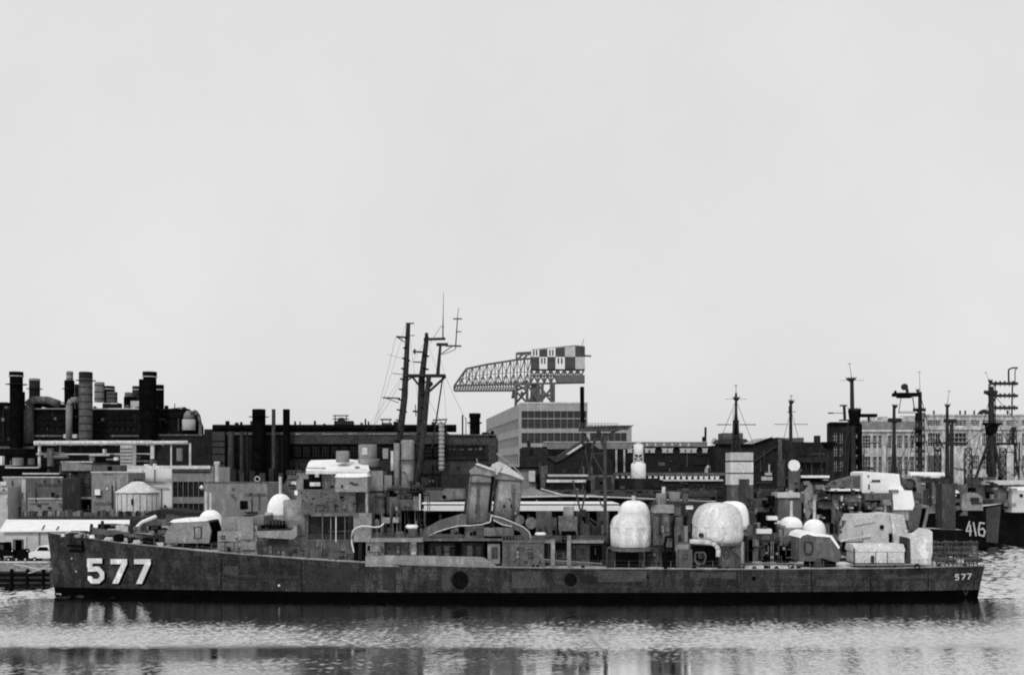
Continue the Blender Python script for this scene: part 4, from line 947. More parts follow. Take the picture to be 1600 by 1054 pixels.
# ---- two masts belonging to hidden vessels of the row
S5 = thing('warship', 'black hulled ship at the right edge with pale flat roofed superstructure', 'warship', (108,225,0))
H5 = Hull(S5, 225, X(1490,225), 190, dz=[(0,7.8),(.3,7.2),(1,6)], beam=1.3, top=HULLB, boot=HULLB, rake=1.5)
U = PP(S5)
U('roof_slab', LIGHT, (1547,750,1610,757), Y=219, d=7); U('roof_slab', BLACK, (1549,757,1610,759), Y=219.4, d=6)
U('deckhouse', MID, (1552,759,1592,795), Y=220, d=6); U('white_deckhouse', LIGHT, (1581,763,1620,800), Y=218, d=6); U('white_deckhouse', WHITE, (1580,760,1620,766), Y=217.8, d=6)
U('deckhouse', MID, (1530,745,1556,795), Y=223, d=6)
U('dark_opening', BLACK, (1541,768,1553,778),(1575,767,1580,780),(1567,786,1580,793), Y=219.6, d=.5)
part('round_tank', MB().pcyl(1561,695,1583,752,226), LIGHT, S5, smooth=True)
m8 = mast(S5, 1549, 760, 604, 226, .9, arms=[(1538,1558,612.5,.4)], tops=[(1540,1556,612,3),(1544,1551,594,2)], whip=(-9,581))
part('mast_leg', MB().bar(PT(1548,680,226),PT(1524,748,225),.3).bar(PT(1552,680,226),PT(1564,745,224),.3).bar(PT(1549,690,226),PT(1553,745,224),.5).bar(PT(1536,712,225),PT(1556,722,225),.15).bar(PT(1532,722,225),PT(1556,705,225),.12), DARK, m8)
part('mast_body', MB().ppoly([(1543,661),(1562,661),(1557,676),(1546,680)],225,1.6).pbox(1541,660,1566,663,224.6,2.2), BLACK, m8)
ar = MB()
for y in (599,618,637):
    ar.bar(PT(1550,y,226),PT(1590,y,226),.32,n=6)
    for x in (1556,1563,1570,1577,1585): ar.bar(PT(x,y-4,226),PT(x,y+5,226),.22,.05,n=5)
ar.bar(PT(1582,595,226),PT(1581,648,226),.16); part('antenna_arms', ar, DARK, m8)
part('antenna_gantry', MB().ppath([(1576,596),(1576,577),(1582,574.5),(1590,574.5)],226,.18).ppath([(1588,575),(1586,580),(1586,598)],226,.1), DARK, m8)
m9 = mast(S5, 1583, 745, 668, 227, .5, arms=[(1555,1590,693,.3)], tops=[(1580,1588,667,3)], legs=9)
# ---- vessels behind, one per remaining mast
def mastship(px, label, Y, bx0, bx1, ytop, m, mastkw, extra=None):
    s = thing('moored_vessel', label, 'warship', (X(px,Y),Y,0), 'ships moored in the row behind')
    Hull(s, Y, X(bx0,Y), X(bx1,Y), dz=[(0,4.5),(1,4.2)], beam=.45, top=HULLB, boot=HULLB)
    part('deckhouse', MB().pbox(px-9,ytop,px+12,850,Y-1.5,3), m, s)
    part('pilot_house', MB().pbox(px-5,ytop-7,px+6,ytop,Y-1,2), GREY, s)
    mast(s, **mastkw)
    if extra: extra(s)
    return s
def e3(s):
    part('mast_body', MB().ppoly([(1327,640),(1346,638),(1343,662),(1330,664)],183.4,.8), BLACK, s)
    tr = MB(); tr.bar(PT(1343,662,184),PT(1344,745,184),.42).bar(PT(1331,664,184),PT(1329,745,184),.32)
    for k in range(5): tr.bar(PT(1330,665+k*16,184),PT(1344,681+k*16,184),.2).bar(PT(1344,665+k*16,184),PT(1330,681+k*16,184),.2)
    part('lattice_mast', tr, BLACK, s, stuff=True)
    part('radar_arm', MB().pbox(1341,646,1371,651,183.4,1.5).bar(PT(1357,651,184),PT(1358,659,184),.15), BLACK, s)
    part('side_platform', MB().pbox(1314,632,1324,634,183.6,.8).bar(PT(1319,634,184),PT(1320,655,184),.25).pbox(1313,655,1330,657,183.6,.8), DARK, s)
    lt = MB()
    for a,b,c,d_ in [(1326,655,1314,760),(1331,655,1322,760),(1316,740,1326,700),(1322,735,1314,705),(1320,690,1329,670)]: lt.bar(PT(a,b,184),PT(c,d_,184),.12)
    part('lattice_leg', lt, DARK, s)
mastship(1332, 'ship with the tallest black mast and a horizontal black radar arm', 184, 1210, 1425, 752, PALE,
         dict(px=1333, py0=760, py1=592, Y=184, r=.55, lean=-2, arms=[(1294,1302,645,.12),(1302,1319,645,.06),(1313,1325,594,.03),(1335,1350,594,.03),(1319,1327,660,.1)], tops=[(1321.5,1338,590.5,2),(1325,1343,638,3)], whip=(-4,567)), e3)
mastship(1398, 'ship with slim pole mast topped by a small disc, left of the radar platform mast', 192, 1350, 1420, 745, GREY,
         dict(px=1397, py0=760, py1=632, Y=192, r=.45, arms=[(1388,1408,656,.4)], tops=[(1394,1403,633,1.5),(1389,1407,655,2)], legs=4))
mastship(1481, 'ship with twin slim masts and cross arms in front of the white factory', 196, 1440, 1500, 755, GREY,
         dict(px=1480, py0=760, py1=632, Y=196, r=.45, arms=[(1475,1494,657,.35),(1475,1512,692,.2),(1480,1510,685,.15)], tops=[(1476,1485,632,1.5),(1475,1488,656,2)], whip=(3,610)),
         lambda s: part('second_mast', MB().bar(PT(1487,760,195),PT(1487,662,195),.4,.36,n=8).bar(PT(1465,680,195),PT(1474,700,195),.12).bar(PT(1462,692,195),PT(1510,693,195),.15).pbox(1464,702,1470,705,194.8,.5), DARK, s))
# radio tower with T head
tw = thing('signal_tower', 'dark T-headed steel tower left of the tallest black mast', 'tower', (X(1296,245),245,GZ))
part('tower_leg', MB().bar(PT(1290,800,245),PT(1294,696,245),.35).bar(PT(1304,800,245),PT(1300,696,245),.35).bar(PT(1278,742,245),PT(1291,705,245),.14), DARK, tw)
part('tower_head', MB().ppoly([(1286,690),(1308,690),(1301,700),(1293,700)],244,2), BLACK, tw)
part('tower_brace', MB().bar(PT(1291,760,245),PT(1302,730,245),.12).bar(PT(1303,760,245),PT(1292,730,245),.12).bar(PT(1292,725,245),PT(1300,705,245),.12), DARK, tw)

# ================================================================== BUILDINGS
def facade(root, x0, x1, z0, z1, Y, rows, cols, m, depth=.5, skip=(), rz=0, pivot=None, mull=(1,1), framem=None, name='wall', skin=None, glass=None, fw=.08):
    """wall relief of bands and piers with window parts set back between them; rows/cols are openings"""
    mb = MB(); zs = sorted(rows); cur = z0
    for (a, b) in zs:
        if a > cur: mb.box(x0, x1, Y, Y+depth, cur, a)
        cx = x0
        for j, (c, d_) in enumerate(cols):
            if c > cx: mb.box(cx, c, Y, Y+depth, a, b)
            if (zs.index((a,b)), j) in skip: mb.box(c, d_, Y, Y+depth, a, b)
            cx = d_
        if x1 > cx: mb.box(cx, x1, Y, Y+depth, a, b)
        cur = b
    if z1 > cur: mb.box(x0, x1, Y, Y+depth, cur, z1)
    R_ = Matrix.Rotation(rz, 4, 'Z') if rz else None
    def tf(p):
        if not R_: return Vector(p)
        q_ = R_ @ (Vector(p)-Vector(pivot)); return q_+Vector(pivot)
    mb.v = [tuple(tf(p)) for p in mb.v]
    part(name, mb, m, root)
    cache = {}
    for i, (a, b) in enumerate(zs):
        for j, (c, d_) in enumerate(cols):
            if (i, j) in skip: continue
            key = (round(d_-c,2), round(b-a,2))
            if key not in cache:
                w_, h_ = d_-c, b-a; f = min(.14, w_*fw)
                fr = MB()
                fr.box(0, w_, depth-.2, depth-.05, 0, f).box(0, w_, depth-.2, depth-.05, h_-f, h_).box(0, f, depth-.19, depth-.05, f, h_-f).box(w_-f, w_, depth-.19, depth-.05, f, h_-f)
                for k in range(1, mull[0]+1): xx = w_*k/(mull[0]+1); fr.box(xx-f/2.5, xx+f/2.5, depth-.18, depth-.06, f, h_-f)
                for k in range(1, mull[1]+1): zz = h_*k/(mull[1]+1); fr.box(f, w_-f, depth-.17, depth-.07, zz-f/2.5, zz+f/2.5)
                gl = MB().box(0, w_, depth-.06, depth+.02, 0, h_)
                cache[key] = (mesh_of(fr,(0,0,0),framem or m,'window_frame'), mesh_of(gl,(0,0,0),glass or GLASS,'window_pane'))
            p = tf((c, Y, a))
            wf = inst('window', cache[key][0], root, p, rz)
            pn = bpy.data.objects.new('pane', cache[key][1]); C.objects.link(pn); pn.parent = wf
def pcols(lst, Y): return [(X(a,Y), X(b,Y)) for a,b in lst]
def prows(lst, Y): return [(Z(b,Y), Z(a,Y)) for a,b in lst]

# ---- white office block behind the crane
Y = 300
OB = thing('office_building', 'light concrete office block with ribbon windows under the hammerhead crane', 'building', (X(812,Y),Y,GZ))
part('core', MB().box(X(811.5,Y),X(917,Y),Y+.52,Y+60,GZ,Z(631,Y)).box(X(917,Y),X(986,Y),Y+.52,Y+30,GZ,Z(666,Y)), CONC, OB)
cols = [(812+3+k*10.2, 812+3+k*10.2+9.7) for k in range(10)]
facade(OB, X(811,Y), X(918,Y), GZ, Z(629,Y), Y, prows([(642,653),(654.5,669),(676,692),(698,712),(716,728)],Y), pcols(cols,Y), OFFW, mull=(0,1), framem=DARK, glass=TINT, fw=.03)
cols2 = [(919+3+k*9.6, 919+3+k*9.6+9.1) for k in range(6)]
facade(OB, X(918,Y), X(987,Y), GZ, Z(664.5,Y), Y, prows([(676,689),(698,712)],Y), pcols(cols2,Y), OFFW, mull=(0,1), framem=DARK, glass=TINT, fw=.03)
part('parapet', MB().box(X(810.5,Y),X(918.5,Y),Y-.15,Y+.2,Z(630.5,Y),Z(628,Y)).box(X(918,Y),X(987.5,Y),Y-.15,Y+.2,Z(666,Y),Z(663.5,Y)), CONCL, OB)
# long side wall running away to the left
cx, cy = X(811,Y), Y+.05; ex, ey = -9.6, 388.0; Ls = math.hypot(ex-cx, ey-cy); ang = math.atan2(cy-ey, cx-ex)
zt = Z(631,Y)
facade(OB, cx-Ls, cx, GZ, zt, cy, [(zt-27.4+k*5.1, zt-27.4+k*5.1+2.9) for k in range(6) if zt-27.4+k*5.1+2.9 < zt-.5], [(cx-Ls+1.2+k*4.3, cx-Ls+1.2+k*4.3+3.3) for k in range(20)], OFFW, rz=ang, pivot=(cx,cy,0), mull=(0,1), framem=GREY)
# white screen that carries the side
part('side_core', MB().add([(cx+.9,cy+.8,GZ),(ex+1.2,ey,GZ),(ex+12,ey,GZ),(cx+12,cy+.8,GZ),(cx+.9,cy+.8,zt-.05),(ex+1.2,ey,zt-.05),(ex+12,ey,zt-.05),(cx+12,cy+.8,zt-.05)],[(3,2,1,0),(4,5,6,7),(0,1,5,4),(1,2,6,5),(2,3,7,6),(3,0,4,7)]), CONC, OB)

# ---- hammerhead crane
Y = 420; s_ = 4.79
def K(a, b, Yo=Y): return PT(690+a/s_, 520+b/s_, Yo)
CR = thing('hammerhead_crane', 'giant hammerhead crane with long lattice jib and chequered machine house above the office block', 'crane', (X(830,Y),Y,GZ))
def truss(pts, r, Ys=(418,424)):
    mb = MB()
    for Yo in Ys:
        for (a,b,c,d_) in pts: mb.bar(K(a,b,Yo),K(c,d_,Yo),r,n=4)
    return mb
top = [(130,345),(185,268),(340,235),(450,218),(560,200),(670,190)]
part('jib_chord', truss([(130,392,1070,370),(95,432,560,430),(95,395,95,432),(95,395,150,390),(560,430,680,380)]+[(a,b,c,d_) for (a,b),(c,d_) in zip(top,top[1:])]+[(95,395,185,268)], .42), STEEL, CR)
web = []
tx = [135,185,230,285,340,400,455,515,565,620,670]
def ty(x): return interp(top, x)
for i, x in enumerate(tx):
    web.append((x, ty(x), x, 388))
    if i < len(tx)-1:
        web.append((tx[i+1], ty(tx[i+1]), x, 388)); web.append(((x+tx[i+1])/2, (ty(x)+388)/2+10, tx[i+1], 388)); web.append(((x+tx[i+1])/2, (ty(x)+388)/2+10, x+6, 340))
for k in range(24): x = 100+k*20; web.append((x,392 if x>130 else 396,x,431)); web.append((x,392 if x>130 else 396,x+20,431))
part('jib_web', truss(web, .2), STEEL, CR)
w5 = []
for i in range(len(tx)-1):
    xm = (tx[i]+tx[i+1])/2; w5 += [(xm,ty(xm),xm,388),(tx[i],(ty(tx[i])+388)/2,tx[i+1],(ty(tx[i+1])+388)/2),(tx[i],ty(tx[i]),xm,(ty(xm)+388)/2),(tx[i],388,xm,(ty(xm)+388)/2+12)]
for k in range(28): x = 240+k*15; w5.append((x,392,x,372)); 
w5.append((240,372,660,366)); part('jib_web', truss(w5, .13, (418.6,423.4)), CHECK, CR)
for k in range(14):
    x = 300+k*27; part('jib_fitting', MB().box(K(x,0)[0],K(x+random.uniform(8,20),0)[0],420,422,K(0,388)[2],K(0,388-random.uniform(8,34))[2]), CHECK, CR)
x_ = MB()
for a in range(100,680,40): x_.bar(K(a,390,418),K(a,390,424),.2,n=4); x_.bar(K(a,431,418),K(a,431,424),.2,n=4) if a<570 else None
for a in tx[1:]: x_.bar(K(a,ty(a),418),K(a,ty(a),424),.2,n=4)
part('cross_beam', x_, STEEL, CR)
part('walkway', MB().add([K(230,395,419),K(670,388,419),K(670,388,423),K(230,395,423)],[(0,1,2,3)]), STEEL, CR)
wb2 = []
for k in range(8): x = 668+k*50; wb2 += [(x,272,x,372),(x,272,x+50,372),(x+50,272,x,372),(x,320,x+50,322)]
part('counter_jib_web', truss(wb2, .34), STEEL, CR)
part('counter_jib_deck', MB().box(K(860,0)[0],K(1068,0)[0],417.5,424.5,K(0,372)[2],K(0,318)[2]), STEEL, CR)
# machine house with chequered panels, each a part
hs = MB(); hs.ext_y([(K(672,0)[0],K(0,274)[2]),(K(1068,0)[0],K(0,274)[2]),(K(1068,0)[0],K(0,104)[2]),(K(1000,0)[0],K(0,101)[2]),(K(672,0)[0],K(0,134)[2])],417.4,425)
house = part('machine_house', hs, STEEL, CR)
ce = [670,730,790,850,920,997,1070]
for i in range(6):
    ya_, yb_ = 134-(i)*5.5, 134-(i+1)*5.5
    if i == 5: ya_, yb_ = 106, 108
    for row in (0,1):
        wh = (i+row) % 2 == 0
        a, b = ce[i], ce[i+1]; 
        q_ = [(a+.5,ya_),(b-.5,yb_),(b-.5,184),(a+.5,184)] if row == 0 else [(a+.5,185),(b-.5,185),(b-.5,275),(a+.5,275)]
        mm = (WHITE if i<4 else LIGHT) if wh else CHECK
        part('cladding_panel', MB().ext_y([(K(u,0)[0],K(0,v)[2]) for u,v in q_],417.15,417.4), mm, house)
        if wh and i < 4:
            w3 = MB()
            for u in (.3,.66): xx = lerp(a,b,u); yy = (140 if row==0 else 200); w3.box(K(xx-4,0)[0],K(xx+5,0)[0],416.98,417.15,K(0,yy+34)[2],K(0,yy-8)[2])
            part('slit_window', w3, DARK, house)
part('house_rail', MB().path([K(672,124,417.6),K(1000,92,417.6),K(1070,100,417.6)],.1).bar(K(1050,100),K(1065,45),.12).bar(K(1068,170),K(1120,173),.35), STEEL, CR)
part('trolley_house', truss([(560,150,680,142),(560,160,680,152),(560,150,560,200),(590,150,590,195),(630,148,630,195),(670,145,670,190),(560,195,630,150),(600,195,670,150)],.3), STEEL, CR)
leg = []
for (a,b,c,d_) in [(560,385,548,800),(640,380,640,800),(725,380,735,800),(755,380,735,800),(820,378,830,800),(838,378,838,800)]: leg.append((a,b,c,d_))
part('tower_leg', truss(leg, .6, (417,426)), STEEL, CR)
part('tower_brace', truss([(560,440,640,520),(640,430,550,530),(735,400,830,525),(830,400,735,525),(735,465,830,465),(550,530,640,430),(640,380,735,530),(735,380,640,530),(560,385,640,430)],.45,(417,426)), STEEL, CR)
part('central_column', MB().ext_y([(K(672,0)[0],K(0,376)[2]),(K(722,0)[0],K(0,376)[2]),(K(735,0)[0],K(0,560)[2]),(K(655,0)[0],K(0,560)[2])],419,424), STEEL, CR)
part('hoist_block', MB().bar(K(525,462),K(548,466),1.4,n=10).bar(K(538,430),K(538,462),.15), STEEL, CR); part('hoist_block', MB().bar(K(588,464),K(612,468),1.4,n=10).bar(K(600,430),K(600,462),.15), STEEL, CR)

# ---- white building at right
Y = 290
WB = thing('factory_building', 'long white multi storey factory building with steel windows at the right edge', 'building', (X(1437,Y),Y,GZ))
part('core', MB().box(X(1438,Y),X(1760,Y),Y+.52,Y+50,GZ,Z(649,Y)), FACT, WB)
rc = [(1450,1470),(1480,1511),(1517,1531),(1535,1549),(1552,1568),(1572,1585),(1597,1612),(1616,1640)]
facade(WB, X(1437,Y), X(1765,Y), GZ, Z(648,Y), Y, prows([(656,665),(676,697),(711,733)],Y), pcols(rc,Y), FACT, skip={(0,1)}, mull=(4,2), framem=FACT)
part('cornice', MB().box(X(1436,Y),X(1765,Y),Y-.5,Y-.005,Z(671,Y),Z(668,Y)).box(X(1436,Y),X(1765,Y),Y-.3,Y-.004,Z(649.5,Y),Z(647,Y)), FACT, WB)
part('pilaster', MB().box(X(1471,Y),X(1479,Y),Y-.25,Y-.003,GZ,Z(672,Y)), FACT, WB); part('pilaster', MB().box(X(1512,Y),X(1516.5,Y),Y-.25,Y-.003,GZ,Z(672,Y)), FACT, WB)
part('blank_panel', MB().box(X(1512,Y),X(1534,Y),Y-.12,Y-.004,Z(700,Y),Z(676,Y)), FACT, WB)
part('brick_infill', MB().box(X(1449,Y),X(1482,Y),Y-.1,Y-.004,Z(745,Y),Z(711,Y)), MID, WB)
Yb = 292
part('wing_core', MB().box(X(1344,Yb),X(1436,Yb),Yb+.52,Yb+6,GZ,Z(656,Yb)), FACT, WB)
lc = [(1348,1361),(1364,1370),(1372.5,1378),(1387,1393.5),(1402,1410),(1413,1419),(1422,1429)]
facade(WB, X(1344,Yb), X(1437,Yb), GZ, Z(662,Yb), Yb, prows([(680,700),(713,741)],Yb), pcols(lc,Yb), FACT, mull=(2,3))
part('attic_band', MB().box(X(1344,Yb),X(1437,Yb),Yb-.2,Yb-.004,Z(670,Yb),Z(658,Yb)), PALE, WB)
part('cornice', MB().box(X(1343,Yb),X(1437,Yb),Yb-.6,Yb-.21,Z(674,Yb),Z(671,Yb)), CONCL, WB)
for k, x in enumerate((1350,1364,1380,1398,1412,1421)): part('roof_box', MB().box(X(x,Yb),X(x+[8,6,9,7,5,10][k],Yb),Yb+1,Yb+5,Z(662,Yb),Z([655,651,650,656,653,650][k],Yb)), CONC, WB)
rs = MB()
for x in (1459,1508,1522,1574,1500): rs.bar(PT(x,648,Y+2),PT(x,641,Y+2),.25,n=5)
part('roof_post', rs, DARK, WB)
part('roof_duct', MB().ppath([(1530,648),(1534,643),(1540,642),(1544,648)],Y+2,.6), DARK, WB)
# dark brick wing left of it
Yc_ = 285
DW = thing('brick_building', 'dark sooty brick building end with pale window strips adjoining the white factory', 'building', (X(1320,Yc_),Yc_,GZ))
part('core', MB().box(X(1297,Yc_),X(1343,Yc_),Yc_+.52,Yc_+3,GZ,Z(660,Yc_)), BRICK, DW)
facade(DW, X(1296.5,Yc_), X(1344,Yc_), GZ, Z(659,Yc_), Yc_, prows([(676,692),(697,712),(718,735)],Yc_), pcols([(1301,1308),(1311,1317),(1330,1340)],Yc_), BRICK, mull=(1,2), framem=CONC)
part('parapet', MB().box(X(1295,Yc_),X(1344,Yc_),Yc_-.4,Yc_-.004,Z(664,Yc_),Z(660,Yc_)), BLACK, DW)

# ---- long dark brick building with balustrade (centre right)
Y = 262
LB = thing('brick_building', 'long low dark brick building with pale bracketed parapet right of the office block', 'building', (X(1050,Y),Y,GZ))
part('wall', MB().pbox(848,697,1140,900,Y,18), BRICK, LB)
part('parapet', MB().pbox(850,690.5,1105,697.5,Y-.8,1.2), PALE, LB)
part('parapet_cap', MB().pbox(849,689.5,1106,690.8,Y-1,1.5), LIGHT, LB)
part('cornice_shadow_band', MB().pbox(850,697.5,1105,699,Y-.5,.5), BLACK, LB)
bk = mesh_of(MB().ext_y([(-.65,0),(.65,0),(.5,.55),(.85,1.15),(-.85,1.15),(-.5,.55)],0,.5),(0,0,0),LIGHT,'bracket')
for x in (984,1011,1019,1038,1047,1066,1075,1084,1101): inst('bracket', bk, LB, (X(x,Y),Y-.55,Z(707,Y)))
part('rain_pipe', MB().bar(PT(963,702,Y-.6),PT(963,737,Y-.6),.25,n=8), CONCL, LB); part('rain_pipe', MB().bar(PT(975.5,702,Y-.6),PT(975.5,737,Y-.6),.25,n=8), CONCL, LB)
part('wall_plaque', MB().pbox(1029,722,1039,727,Y-.15,.15), MID, LB)
part('wall_pipe', MB().ppath([(1113,702),(1113,712),(1111,735)],Y-.4,.3).ppath([(1119,702),(1119,722),(1112,735)],Y-.4,.22), CONC, LB)
part('pipe_elbow', MB().ppath([(1104,740),(1104,732),(1108,728)],Y-.6,.5), LIGHT, LB)
part('chimney', MB().pbox(1098,682,1101,700,Y+2,1).bar(PT(1102,700,Y+3),PT(1102.4,667,Y+3),.28,n=8), BRICK, LB)
for k in range(15):
    x = 990+k*6.5; part('baluster', MB().pbox(x,692,x+3.4,696.5,Y-.95,.12), LIGHT if k%2 else PALE, LB)
part('roof_hump', MB().ppoly([(1116,692),(1119,684),(1123,692)],Y+3,5), LIGHT, LB)
# lower arcade in front of it
Y = 246
AR = thing('arcade_building', 'low dark building with a row of small pale brackets below its parapet', 'building', (X(1040,Y),Y,GZ))
part('wall', MB().pbox(955,750,1150,900,Y,12), BRICK, AR)
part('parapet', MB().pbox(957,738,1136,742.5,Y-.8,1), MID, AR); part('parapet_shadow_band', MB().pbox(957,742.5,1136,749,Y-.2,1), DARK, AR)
part('sill_band', MB().pbox(1036,748.6,1130,751,Y-.6,.8), LIGHT, AR)
b2 = mesh_of(MB().ext_y([(-.4,0),(.4,0),(.32,.35),(.55,.9),(-.55,.9),(-.32,.35)],0,.4),(0,0,0),CONCL,'bracket')
for x in (955,964,973,982,1015,1024,1033,1042,1050,1059,1068,1077,1086,1095,1103,1112,1120): inst('bracket', b2, AR, (X(x,Y),Y-.6,Z(749 if x>1030 else 746.5,Y)))
facade(AR, X(1040,Y), X(1130,Y), Z(775,Y), Z(756,Y), Y-.51, prows([(759,768)],Y), pcols([(1043+k*9.5,1043+k*9.5+7) for k in range(8) if k not in (3,)],Y), BRICK, mull=(1,1), framem=MID)
part('bright_window', MB().pbox(951,758,956,764,Y-.2,.2).pbox(968,759,976,763,Y-.2,.2).pbox(993,759,1001,763,Y-.2,.2), MID, AR)
part('ledge', MB().pbox(955,768,1040,771,Y-.4,.5), DARK, AR)
# left roofs: gabled dark shed and low pale sheds
Y = 238.5
G1 = thing('gabled_shed', 'dark gabled shed with pale roof edge just right of the office block', 'shed', (X(910,Y),Y,GZ))
part('gable_wall', MB().ppoly([(868,900),(868,724),(880,716),(912,694),(922,690),(945,708),(958,722),(958,900)],Y,16), BRICK, G1)
part('roof_edge', MB().ppoly([(855,713),(872,712),(908,689),(914,690),(914,695),(880,717),(868,722)],Y-.5,17), GREY, G1); part('roof_flashing', MB().ppoly([(884,709),(908,693),(910,696),(888,710)],Y-.7,.2), CONCL, G1)
part('balcony_band', MB().pbox(855,692,987,701,Y+18,1), PALE, G1); part('roof_ornament', MB().pbox(824,692,829,704,Y-.6,.5).bar(PT(826,706,Y-.4),PT(825,688,Y-.4),.3,n=6), DARK, G1)
part('dark_annex', MB().pbox(812,712,870,900,Y+.3,12), DARK, G1)
part('annex_front', MB().pbox(812,700,856,712,Y+1,2), DARK, G1)
for (a,b,c,d_,m) in [(910,728,913,740,MID),(923,728,926,740,MID),(880,733,884,738,GREY),(842,722,846,742,GREY),(850,727,856,740,MID)]: part('wall_fitting', MB().pbox(a,b,c,d_,Y-.2,.2), m, G1)
Y = 205
G2 = thing('low_shed', 'low shed with bright flat roof edges below the gabled shed', 'shed', (X(885,Y),Y,GZ))
part('wall', MB().pbox(800,732,838,900,Y,6), PALE, G2); part('wall', MB().pbox(838,742,960,900,Y+1,8), MID, G2)
part('roof', MB().pbox(798,729,842,732,Y-.6,8), BLACK, G2); part('roof', MB().pbox(856,741,919,744,Y-.6,8), LIGHT, G2); part('roof', MB().pbox(854,749,916,753,Y-1.6,3), CONCL, G2)
part('painted_eaves_shadow', MB().pbox(856,753,916,762,Y-.1,1), GREY, G2); part('pilaster', MB().pbox(845,728,852,762,Y-.8,1), MID, G2)  # grey panel paints the shade below the pale roof edge
for (a,b,c,d_,m) in [(826,735,836,752,LIGHT),(838,740,843,762,BLACK),(930,745,955,765,DARK),(937,752,941,756,WHITE)]: part('wall_fitting', MB().pbox(a,b,c,d_,Y-1.0,.9), m, G2)
# white banded lamp tower
Y = 236
LT = thing('white_tower', 'small white tank tower with open middle standing before the dark brick building', 'tower', (X(998,Y),Y,GZ))
part('base_tank', MB().pcyl(986,724,1009,747,Y), WHITE, LT, smooth=True); part('base_stand', MB().pcyl(988,747,1007,900,Y), DARK, LT)
part('base_shoulder', MB().lathe(X(997.5,Y),Y,[(11.5*Y/F,Z(726,Y)),(8*Y/F,Z(721,Y))],20), WHITE, LT, smooth=True)
part('top_tank', MB().pcyl(990,694,1005,710,Y), WHITE, LT, smooth=True); part('top_cap', MB().pcyl(993,690.5,1002,694,Y), LIGHT, LT)
fr = MB()
for a in (990.5,997.5,1004.5): fr.bar(PT(a,724,Y-1),PT(a,709,Y-1),.16)
fr.bar(PT(990,722,Y-1),PT(1005,712,Y-1),.16).bar(PT(1005,722,Y-1),PT(990,712,Y-1),.16); part('open_frame', fr, CONC, LT); part('inner_core', MB().pcyl(994,709,1001,724,Y), DARK, LT)
# right gabled buildings
Y = 255
G3 = thing('gabled_shed', 'big dark gabled workshop with pale skylight slope behind the segmented white tower', 'shed', (X(1190,Y),Y,GZ))
part('gable_wall', MB().ppoly([(1118,900),(1118,695),(1176,694),(1207,684),(1214,683),(1240,690),(1300,691),(1300,900)],Y,20), BRICK, G3)
part('roof_coping', MB().ppoly([(1118,693),(1176,693),(1207,682),(1207,685),(1177,697),(1118,696)],Y-.5,.6), BLACK, G3)
part('skylight', MB().ppoly([(1163,693),(1181,685),(1201,684),(1178,693)],Y+.6,2), CONC, G3); part('roof_slope', MB().ppoly([(1120,693),(1124,686),(1165,685),(1176,693)],Y+4,6), GREY, G3)
part('penthouse', MB().pbox(1129,676,1161,688,Y+14,6), MID, G3); part('back_roof', MB().ppoly([(1214,692),(1214,683),(1232,684),(1256,683),(1256,692)],Y+22,8), MID, G3)
part('chimney', MB().pbox(1275,680,1282,693,Y+4,2), DARK, G3)
part('vent_pipe', MB().bar(PT(1219,730,Y-.6),PT(1219,686,Y-.6),.5,n=8), MID, G3); part('vent_tank', MB().pcyl(1214,718,1227,760,Y-3), GREY, G3)
part('diagonal_coping', MB().ppath([(1177,722),(1208,700),(1214,698)],Y-.3,.3), DARK, G3)
part('lower_roof', MB().ppoly([(1245,716),(1290,712),(1296,722),(1250,722)],Y-1.5,1.4), DARK, G3)
facade(G3, X(1178,Y), X(1215,Y), Z(775,Y), Z(752,Y), Y-.51, prows([(757,770)],Y), pcols([(1182,1187),(1190,1195),(1198,1203)],Y), BRICK, mull=(1,1), framem=MID)
part('white_step', MB().pbox(1196,738,1206,742,Y-1,1).pbox(1201,725,1203,738,Y-1,.4).pbox(1190,744,1207,750,Y-.6,.5), CONC, G3)

# ---- pier shed with bright roof edge behind 577
Y = 156
PS = thing('pier_shed', 'long open pier shed with bright white roof edge behind the funnels', 'shed', (0,Y,GZ))
part('roof', MB().pbox(655,787,968,797.5,Y,.4).box(X(655,Y),X(968,Y),Y,Y+14,Z(789,Y),Z(786.5,Y)), WHITE, PS)
part('back_wall', MB().box(X(655,Y),X(968,Y),Y+8,Y+8.4,GZ,Z(787,Y)), BLACK, PS)
pst = mesh_of(MB().box(-.2,.2,0,.4,GZ,Z(797.5,Y)),(0,0,0),DARK,'post')
for k in range(12): inst('post', pst, PS, (X(660+k*27.6,Y),Y+.5,0))
part('eaves_beam', MB().pbox(655,797.5,968,801,Y+.2,.4), BLACK, PS)
Y = 168
D2 = thing('storage_building', 'grey low building with parapet and long dark band above the bright pier roof', 'building', (X(800,Y),Y,GZ))
part('wall', MB().pbox(590,770,1120,900,Y,10), BRICKM, D2); part('dark_band', MB().pbox(640,776,1118,786,Y-.3,.3), BLACK, D2)
part('roof_duct', MB().ppoly([(662,783),(664,768),(670,763),(726,763),(726,779)],Y-4,2), MID, D2); part('duct_hole', MB().disc(694,776,3.2,Y-4.15,.1), BLACK, D2)
part('roof_rubble', MB().ppoly([(812,772),(818,765),(832,762),(850,768),(880,772),(930,772),(935,775),(812,775)],Y-.5,3), PALE, D2)
part('roof_edge', MB().ppath([(812,776),(900,774),(1118,783)],Y-.5,.12).ppath([(845,763),(880,773),(920,776)],Y-.8,.1), LIGHT, D2)
part('parapet', MB().pbox(838,765,1118,767.5,Y-.1,.5), GREY, D2)
for k in range(26):
    x = r2.uniform(812,1110); part('roof_fitting', MB().pbox(x,r2.uniform(762,770),x+r2.uniform(2,12),772,Y+.2+r2.uniform(0,3),1), r2.choice([DARK,MID,GREY,PALE,BLACK]), D2)

